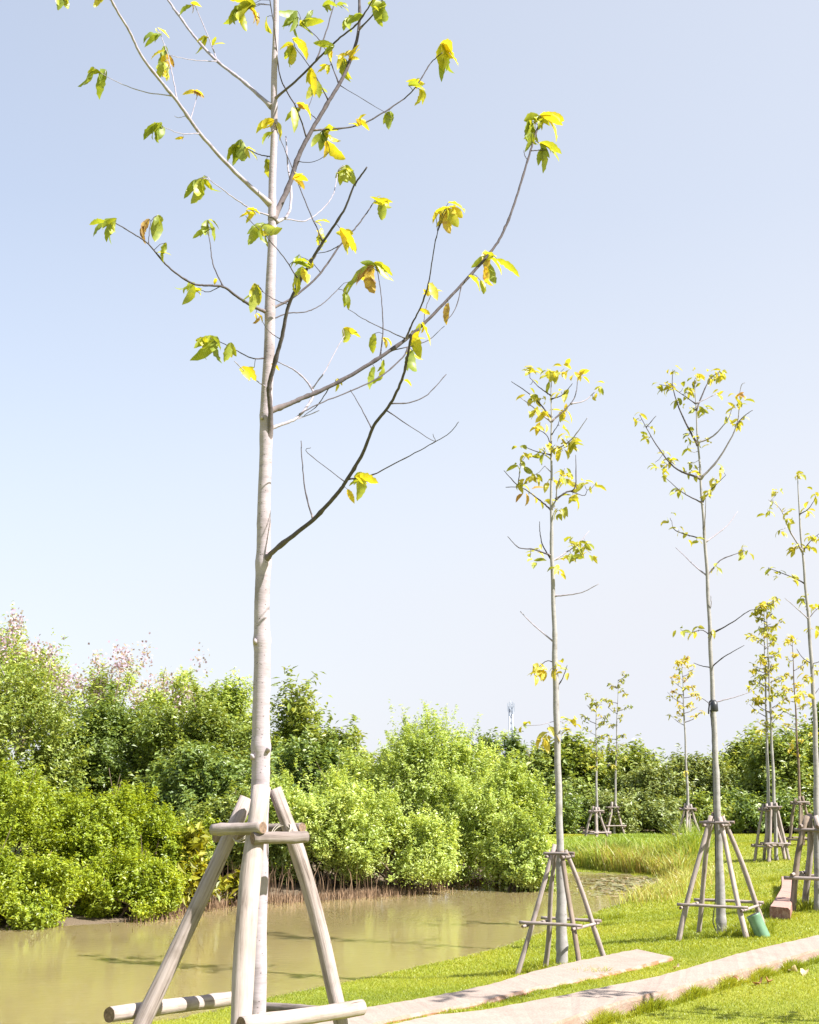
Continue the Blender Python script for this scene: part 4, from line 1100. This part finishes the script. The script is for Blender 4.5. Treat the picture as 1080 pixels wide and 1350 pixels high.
# ------------------------------------------------------------------ grass, reeds, roots, lily pads
def blades(name, X, Yv, h, w, mt, tint, label, lean=.5, rg=RNG, kind='stuff', parent=None, zoff=-.01, zfix=None):
    n = len(X)
    z = (terr(X, Yv) if zfix is None else np.full(n, zfix)) + zoff
    b_ = np.stack([X, Yv, z], 1)
    a = rg.uniform(0, 2 * math.pi, n)
    s_ = np.stack([np.cos(a), np.sin(a), np.zeros(n)], 1) * (w * .5)[:, None]
    ld = rg.normal(0, lean, (n, 2)) * h[:, None]
    mid = b_ + np.stack([ld[:, 0] * .35, ld[:, 1] * .35, h * .6], 1)
    tip = b_ + np.stack([ld[:, 0], ld[:, 1], h * rg.uniform(.8, 1, n)], 1)
    V = np.stack([b_ - s_, b_ + s_, mid + s_ * .75, mid - s_ * .75, tip + s_ * .12, tip - s_ * .12], 1).reshape(-1, 3)
    i0 = np.arange(n)[:, None] * 6
    Q = np.concatenate([i0 + np.array([[0, 1, 2, 3]]), i0 + np.array([[3, 2, 4, 5]])], 0)
    o = quads_obj(name, V, Q, M[mt], np.concatenate([tint, tint]), None, parent)
    if kind: tag(o, label, None, None, kind)
    return o


def patch(x, y):
    return .5 + .22 * np.sin(x * 1.1 + np.sin(y * .8) * 1.6) + .2 * np.sin(y * 1.7 + x * .6 + 2 * np.sin(x * .35))


rg = np.random.default_rng(5)
def lawn_pts(n, xa, xb, ya, yb):
    x = rg.uniform(xa, xb, n); y = rg.uniform(ya, yb, n)
    d = pond_sd(x, y)
    ok = (d > .05) & (x > -7 + (20 - y) * .3) & ~((x < 3.5) & (y > 24)) & (x > (y - 27) * .25)
    return x[ok], y[ok]
xs, ys, hs, ws = [], [], [], []
for (n, xa, xb, ya, yb, h, w) in ((330000, -6, 8, 10, 16.5, .035, .0055), (210000, -3, 11, 16.5, 24, .04, .009), (170000, 2, 19, 24, 50, .05, .017)):
    x, y = lawn_pts(n, xa, xb, ya, yb)
    xs.append(x); ys.append(y); hs.append(h * rg.uniform(.5, 1.3, len(x))); ws.append(w * rg.uniform(.7, 1.2, len(x)))
# longer tufts along kerb sides and around stake feet
def tufts(cx_, cy_, r, n, h):
    a = rg.uniform(0, 6.28, n); q = np.sqrt(rg.random(n)) * r
    xs.append(cx_ + np.cos(a) * q); ys.append(cy_ + np.sin(a) * q); hs.append(h * rg.uniform(.4, 1.2, n)); ws.append(np.full(n, .008))
for (A, B, zt), (f0, f1), hh, dens in ((KB[1], (.2, .85), .13, 210), (KB[0], (.1, 1), .05, 90), (KB[2], (0, 1), .08, 60)):
    n = len(B)
    for i in range(int(n * f0), int(n * f1)):
        w = B[i] - A[i]; w = w[:2] / np.linalg.norm(w[:2])
        k = .45 + .55 * math.sin(i * .55) ** 2 * (1.2 if .3 * n < i < .7 * n else .6)
        m_ = int(dens * k)
        tt = rg.uniform(0, .16, m_)
        p0 = B[i, :2]; p1 = B[min(i + 1, n - 1), :2]; u = rg.random(m_)[:, None]
        q = p0 * (1 - u) + p1 * u + w * tt[:, None]
        xs.append(q[:, 0]); ys.append(q[:, 1]); hs.append(hh * k * rg.uniform(.4, 1.15, m_)); ws.append(np.full(m_, .007))
for (px_, py_, r, n, h) in ((720, 1272, .3, 900, .11), (775, 1286, .25, 500, .09), (740, 1280, .3, 700, .1), (800, 1212, .35, 900, .13), (985, 1232, .35, 900, .16), (925, 1224, .2, 500, .1), (895, 1238, .2, 400, .09), (1000, 1222, .25, 500, .13), (1050, 1197, .5, 1500, .18), (1038, 1200, .4, 1000, .16), (952, 1234, .3, 700, .09), (680, 1284, .2, 400, .08), (1030, 1160, .3, 400, .15)):
    g = G(px_, py_); tufts(g[0], g[1], r, n, h)
X = np.concatenate(xs); Yv = np.concatenate(ys); H = np.concatenate(hs); W = np.concatenate(ws)
ti = np.clip(patch(X, Yv) * .55 + rg.normal(.2, .17, len(X)), 0, 1)
blades('lawn_grass', X, Yv, H, W, 'grass', ti, 'short bright green lawn grass', .48, rg)

# tall reeds on the far bank
n = 30000
pa = [(748, 1140), (792, 1148), (850, 1152), (900, 1158), (930, 1142), (935, 1120), (900, 1108), (830, 1104), (770, 1106), (740, 1112)]
poly = np.array([G(a, b_)[:2] for a, b_ in pa])
x = rg.uniform(poly[:, 0].min(), poly[:, 0].max(), n * 3); y = rg.uniform(poly[:, 1].min(), poly[:, 1].max(), n * 3)
ins = np.zeros(len(x), bool)
for i in range(len(poly)):
    ax_, ay_ = poly[i]; bx_, by_ = poly[(i + 1) % len(poly)]
    ins ^= ((ay_ > y) != (by_ > y)) & (x < (bx_ - ax_) * (y - ay_) / (by_ - ay_ + 1e-9) + ax_)
ins &= pond_sd(x, y) > -.1
x, y = x[ins][:n], y[ins][:n]
d = pond_sd(x, y)
pt_ = patch(x * 1.4, y * 1.4)
h = (.2 + .38 * pt_) * rg.uniform(.6, 1.2, len(x)) * (0.75 + .35 * smooth(0, 3, d)) * (2.5 - 2.1 * smooth(34.5, 39.5, y))
ti = np.clip(.37 + .5 * smooth(2.4, .0, d) * rg.uniform(.3, 1, len(x)) + rg.normal(0, .14, len(x)) - .15 * pt_ + .1, 0, 1)
blades('reed_grass', x, y, h, rg.uniform(.014, .03, len(x)), 'reed', ti, 'tall golden reed grass on the far bank', .35, rg)
# golden fringe along the lawn side of the pond end
xs2, ys2 = [], []
for (a, b_) in ((832, 1188), (845, 1184), (860, 1180), (872, 1176), (885, 1172), (897, 1166), (905, 1160), (912, 1153)):
    g = G(a, b_); m_ = 420
    xs2.append(g[0] + rg.normal(0, .45, m_)); ys2.append(g[1] + rg.normal(0, .6, m_))
x = np.concatenate(xs2); y = np.concatenate(ys2); k = pond_sd(x, y) > -.05; x, y = x[k], y[k]
blades('bank_grass', x, y, rg.uniform(.1, .4, len(x)), rg.uniform(.012, .022, len(x)), 'reed', np.clip(rg.normal(.72, .15, len(x)), 0, 1), 'dry golden grass fringe where the lawn meets the pond', .5, rg)

# breathing roots along the far bank
n = 9000
bank = np.array([PZ(a, b_, ZW)[:2] for a, b_ in _far[3:9]])
seg = rg.integers(0, len(bank) - 1, n); u = rg.random(n)[:, None]
q = bank[seg] * (1 - u) + bank[seg + 1] * u
x = q[:, 0] + rg.normal(0, .15, n); y = q[:, 1] - rg.exponential(.35, n) + .45
blades('mangrove_roots', x, y, rg.uniform(.06, .26, n), rg.uniform(.008, .018, n), 'root', rg.random(n), 'brown breathing roots along the far water edge', .12, rg, zoff=0, zfix=ZW - .04)
# thin upright stems in the shade under the pond bushes
n = 500
seg = rg.integers(0, len(bank) - 1, n); u = rg.random(n)[:, None]
q = bank[seg] * (1 - u) + bank[seg + 1] * u
blades('undergrowth_stems', q[:, 0] + rg.normal(0, .3, n), q[:, 1] + rg.uniform(.1, 1.6, n), rg.uniform(.4, .9, n), rg.uniform(.012, .025, n), 'root', rg.random(n) * .7, 'thin brown stems in the shade under the pond bushes', .15, rg, zoff=-.1)

# floating leaves at the pond end
n = 520
pl = np.array([PZ(a, b_, ZW + .012)[:2] for a, b_ in ((800, 1163), (822, 1160), (845, 1161), (862, 1163), (842, 1168), (815, 1171), (806, 1166), (850, 1172), (868, 1166), (790, 1176))])
c = pl[rg.integers(0, len(pl), n)] + rg.normal(0, 1, (n, 2)) * np.array([.5, .7])
c = c[pond_sd(c[:, 0], c[:, 1]) < -.1]; n = len(c)
ang = np.linspace(0, 2 * math.pi, 9)[:-1]
rr = rg.uniform(.035, .09, n)
V = np.zeros((n, 8, 3))
for k_, a in enumerate(ang):
    V[:, k_, 0] = c[:, 0] + math.cos(a) * rr; V[:, k_, 1] = c[:, 1] + math.sin(a) * rr; V[:, k_, 2] = ZW + .008 + rg.uniform(0, .02, n)
tag(quads_obj('floating_leaves', V.reshape(-1, 3), np.arange(n * 8).reshape(-1, 8), M['lily'], rg.random(n)), 'flat floating leaves at the narrow end of the pond', None, None, 'stuff')

# dry fallen leaves on the lawn
for i, (px_, py_, L_, ti_, lb) in enumerate([(1043, 1277, .16, 1.0, 'pale curled dry leaf standing on the grass beside the long kerb'), (1062, 1278, .14, .95, 'pale flat dry leaf lying on the grass at the right edge'), (1003, 1294, .17, .35, 'brown dry leaf lying alone on the foreground grass'), (1013, 1291, .12, .25, 'small dark dry leaf touching the brown one on the grass'),
      (895, 1273, .12, .9, 'pale dry leaf near the red end of the short kerb'), (965, 1287, .08, .1, 'tiny dark dry leaf on the top of the long kerb')]):
    g = G(px_, py_, .05 if i < 5 else .17)
    if i < 5: g[2] = tz(g[0], g[1]) + .035
    else: g[2] = tz(g[0], g[1]) + .16
    r2 = np.random.default_rng(400 + i); n = 2
    a = r2.uniform(0, 6.28)
    ax = np.array([[math.cos(a), math.sin(a), .25]]); nr = np.array([[r2.normal(0, .4), r2.normal(0, .4) - .5, 1.0]])
    V, Q, UV, li = strip_leaves(np.array([[0, 0, 0.0]]), ax, nr, np.array([L_]), .3, np.array([1.3]), 8, .08, r2, .6)
    ob = quads_obj('dry_leaf', V, Q, M['dry'], np.full(len(Q), ti_), UV, None, True)
    ob.location = Vector([float(v) for v in g])
    tag(ob, lb, 'leaf', 'dry leaves on the lawn')

# distant mast
Ym = 240
mb0 = P(675, 1030, Ym); zt_ = P(675, 932, Ym)[2]; zg = tz(mb0[0], Ym)
o = empty('radio_mast', (mb0[0], Ym, zg), 'thin pale lattice mast far behind the trees', 'mast')
km = mpp(mb0)
mb = MB(); hw = 2.6 * km
lev = np.linspace(zg, zt_, 15)
cor = [(-hw, -hw), (hw, -hw), (hw, hw), (-hw, hw)]
for (a, b_) in cor:
    mb.tube([(mb0[0] + a, Ym + b_, zg), (mb0[0] + a * .8, Ym + b_ * .8, zt_)], [.11, .1], 5)
for i in range(len(lev) - 1):
    for k in range(4):
        a, b_ = cor[k], cor[(k + 1) % 4]
        f0, f1 = 1 - .2 * i / 14, 1 - .2 * (i + 1) / 14
        mb.tube([(mb0[0] + a[0] * f0, Ym + a[1] * f0, lev[i]), (mb0[0] + b_[0] * f1, Ym + b_[1] * f1, lev[i + 1])], [.06, .06], 4)
mb.build('lattice', M['mast'], o)
for dx, dz, hh in ((-4.2, 0, 11), (0, -2, 12), (4.2, 0, 11), (-2, 3, 9), (2.4, 3, 9)):
    mb = MB(); x_ = mb0[0] + dx * km
    mb.box((x_, Ym - .6, zt_ + dz * km - 1 * km), (.17, .12, hh * km))
    mb.tube([(mb0[0], Ym, zt_ + dz * km), (x_, Ym - .55, zt_ + dz * km)], [.06, .06], 5)
    mb.build('antenna', M['mast'], o, False)
mb = MB(); mb.tube([(mb0[0], Ym, zt_), (mb0[0], Ym, zt_ + 9 * km)], [.05, .02], 5); mb.build('lightning_rod', M['mast'], o)

# ------------------------------------------------------------------ light
SUN_AZ = np.array([.88, -.44]); EL = R(48)
sdv = np.array([SUN_AZ[0], SUN_AZ[1], 0]); sdv = sdv / np.linalg.norm(sdv) * math.cos(EL); sdv[2] = math.sin(EL)
ld = bpy.data.lights.new('sun', 'SUN'); ld.energy = 5.0; ld.angle = R(.5); ld.color = (1, .96, .905)
lo = bpy.data.objects.new('sun', ld); COL.objects.link(lo)
lo.rotation_euler = Vector(sdv).to_track_quat('Z', 'Y').to_euler()
w = bpy.data.worlds.new('World'); S.world = w; w.use_nodes = True
nt = w.node_tree; nt.nodes.clear()
out = nt.nodes.new('ShaderNodeOutputWorld'); bg = nt.nodes.new('ShaderNodeBackground')
sk = nt.nodes.new('ShaderNodeTexSky'); sk.sky_type = 'NISHITA'; sk.sun_disc = False
sk.sun_elevation = EL; sk.sun_rotation = math.atan2(SUN_AZ[0], SUN_AZ[1])
sk.air_density = 1.0; sk.dust_density = .6; sk.ozone_density = 1.0; sk.altitude = 0
# thin bright overcast veil: pale haze mixed evenly with the clear sky
tc = nt.nodes.new('ShaderNodeTexCoord'); sx = nt.nodes.new('ShaderNodeSeparateXYZ'); nt.links.new(tc.outputs['Generated'], sx.inputs[0])
vf = ramp(nt, [(0, (.98, .98, .98)), (.14, (.93, .93, .93)), (.28, (.74, .74, .74)), (.42, (.61, .61, .61)), (.6, (.6, .6, .6)), (1, (.5, .5, .5))], sx.outputs[2])
vx = nt.nodes.new('ShaderNodeMath'); vx.operation = 'MULTIPLY_ADD'; vx.use_clamp = True
nt.links.new(sx.outputs[0], vx.inputs[0]); vx.inputs[1].default_value = .38; nt.links.new(vf.outputs[0], vx.inputs[2])
vm = nt.nodes.new('ShaderNodeMixRGB'); nt.links.new(vx.outputs[0], vm.inputs[0])
sg = nt.nodes.new('ShaderNodeVectorMath'); sg.operation = 'SCALE'; sg.inputs['Scale'].default_value = 1.3
nt.links.new(sk.outputs[0], sg.inputs[0]); nt.links.new(sg.outputs[0], vm.inputs[1]); vm.inputs[2].default_value = (4.62, 4.76, 5.15, 1)
nt.links.new(vm.outputs[0], bg.inputs[0]); bg.inputs[1].default_value = .0685
nt.links.new(bg.outputs[0], out.inputs[0])
S.view_settings.view_transform = 'Standard'; S.view_settings.look = 'None'
S.view_settings.exposure = 1.45; S.view_settings.gamma = 1
S.cycles.max_bounces = 8; S.cycles.transmission_bounces = 6; S.cycles.transparent_max_bounces = 8
S.cycles.use_denoising = True
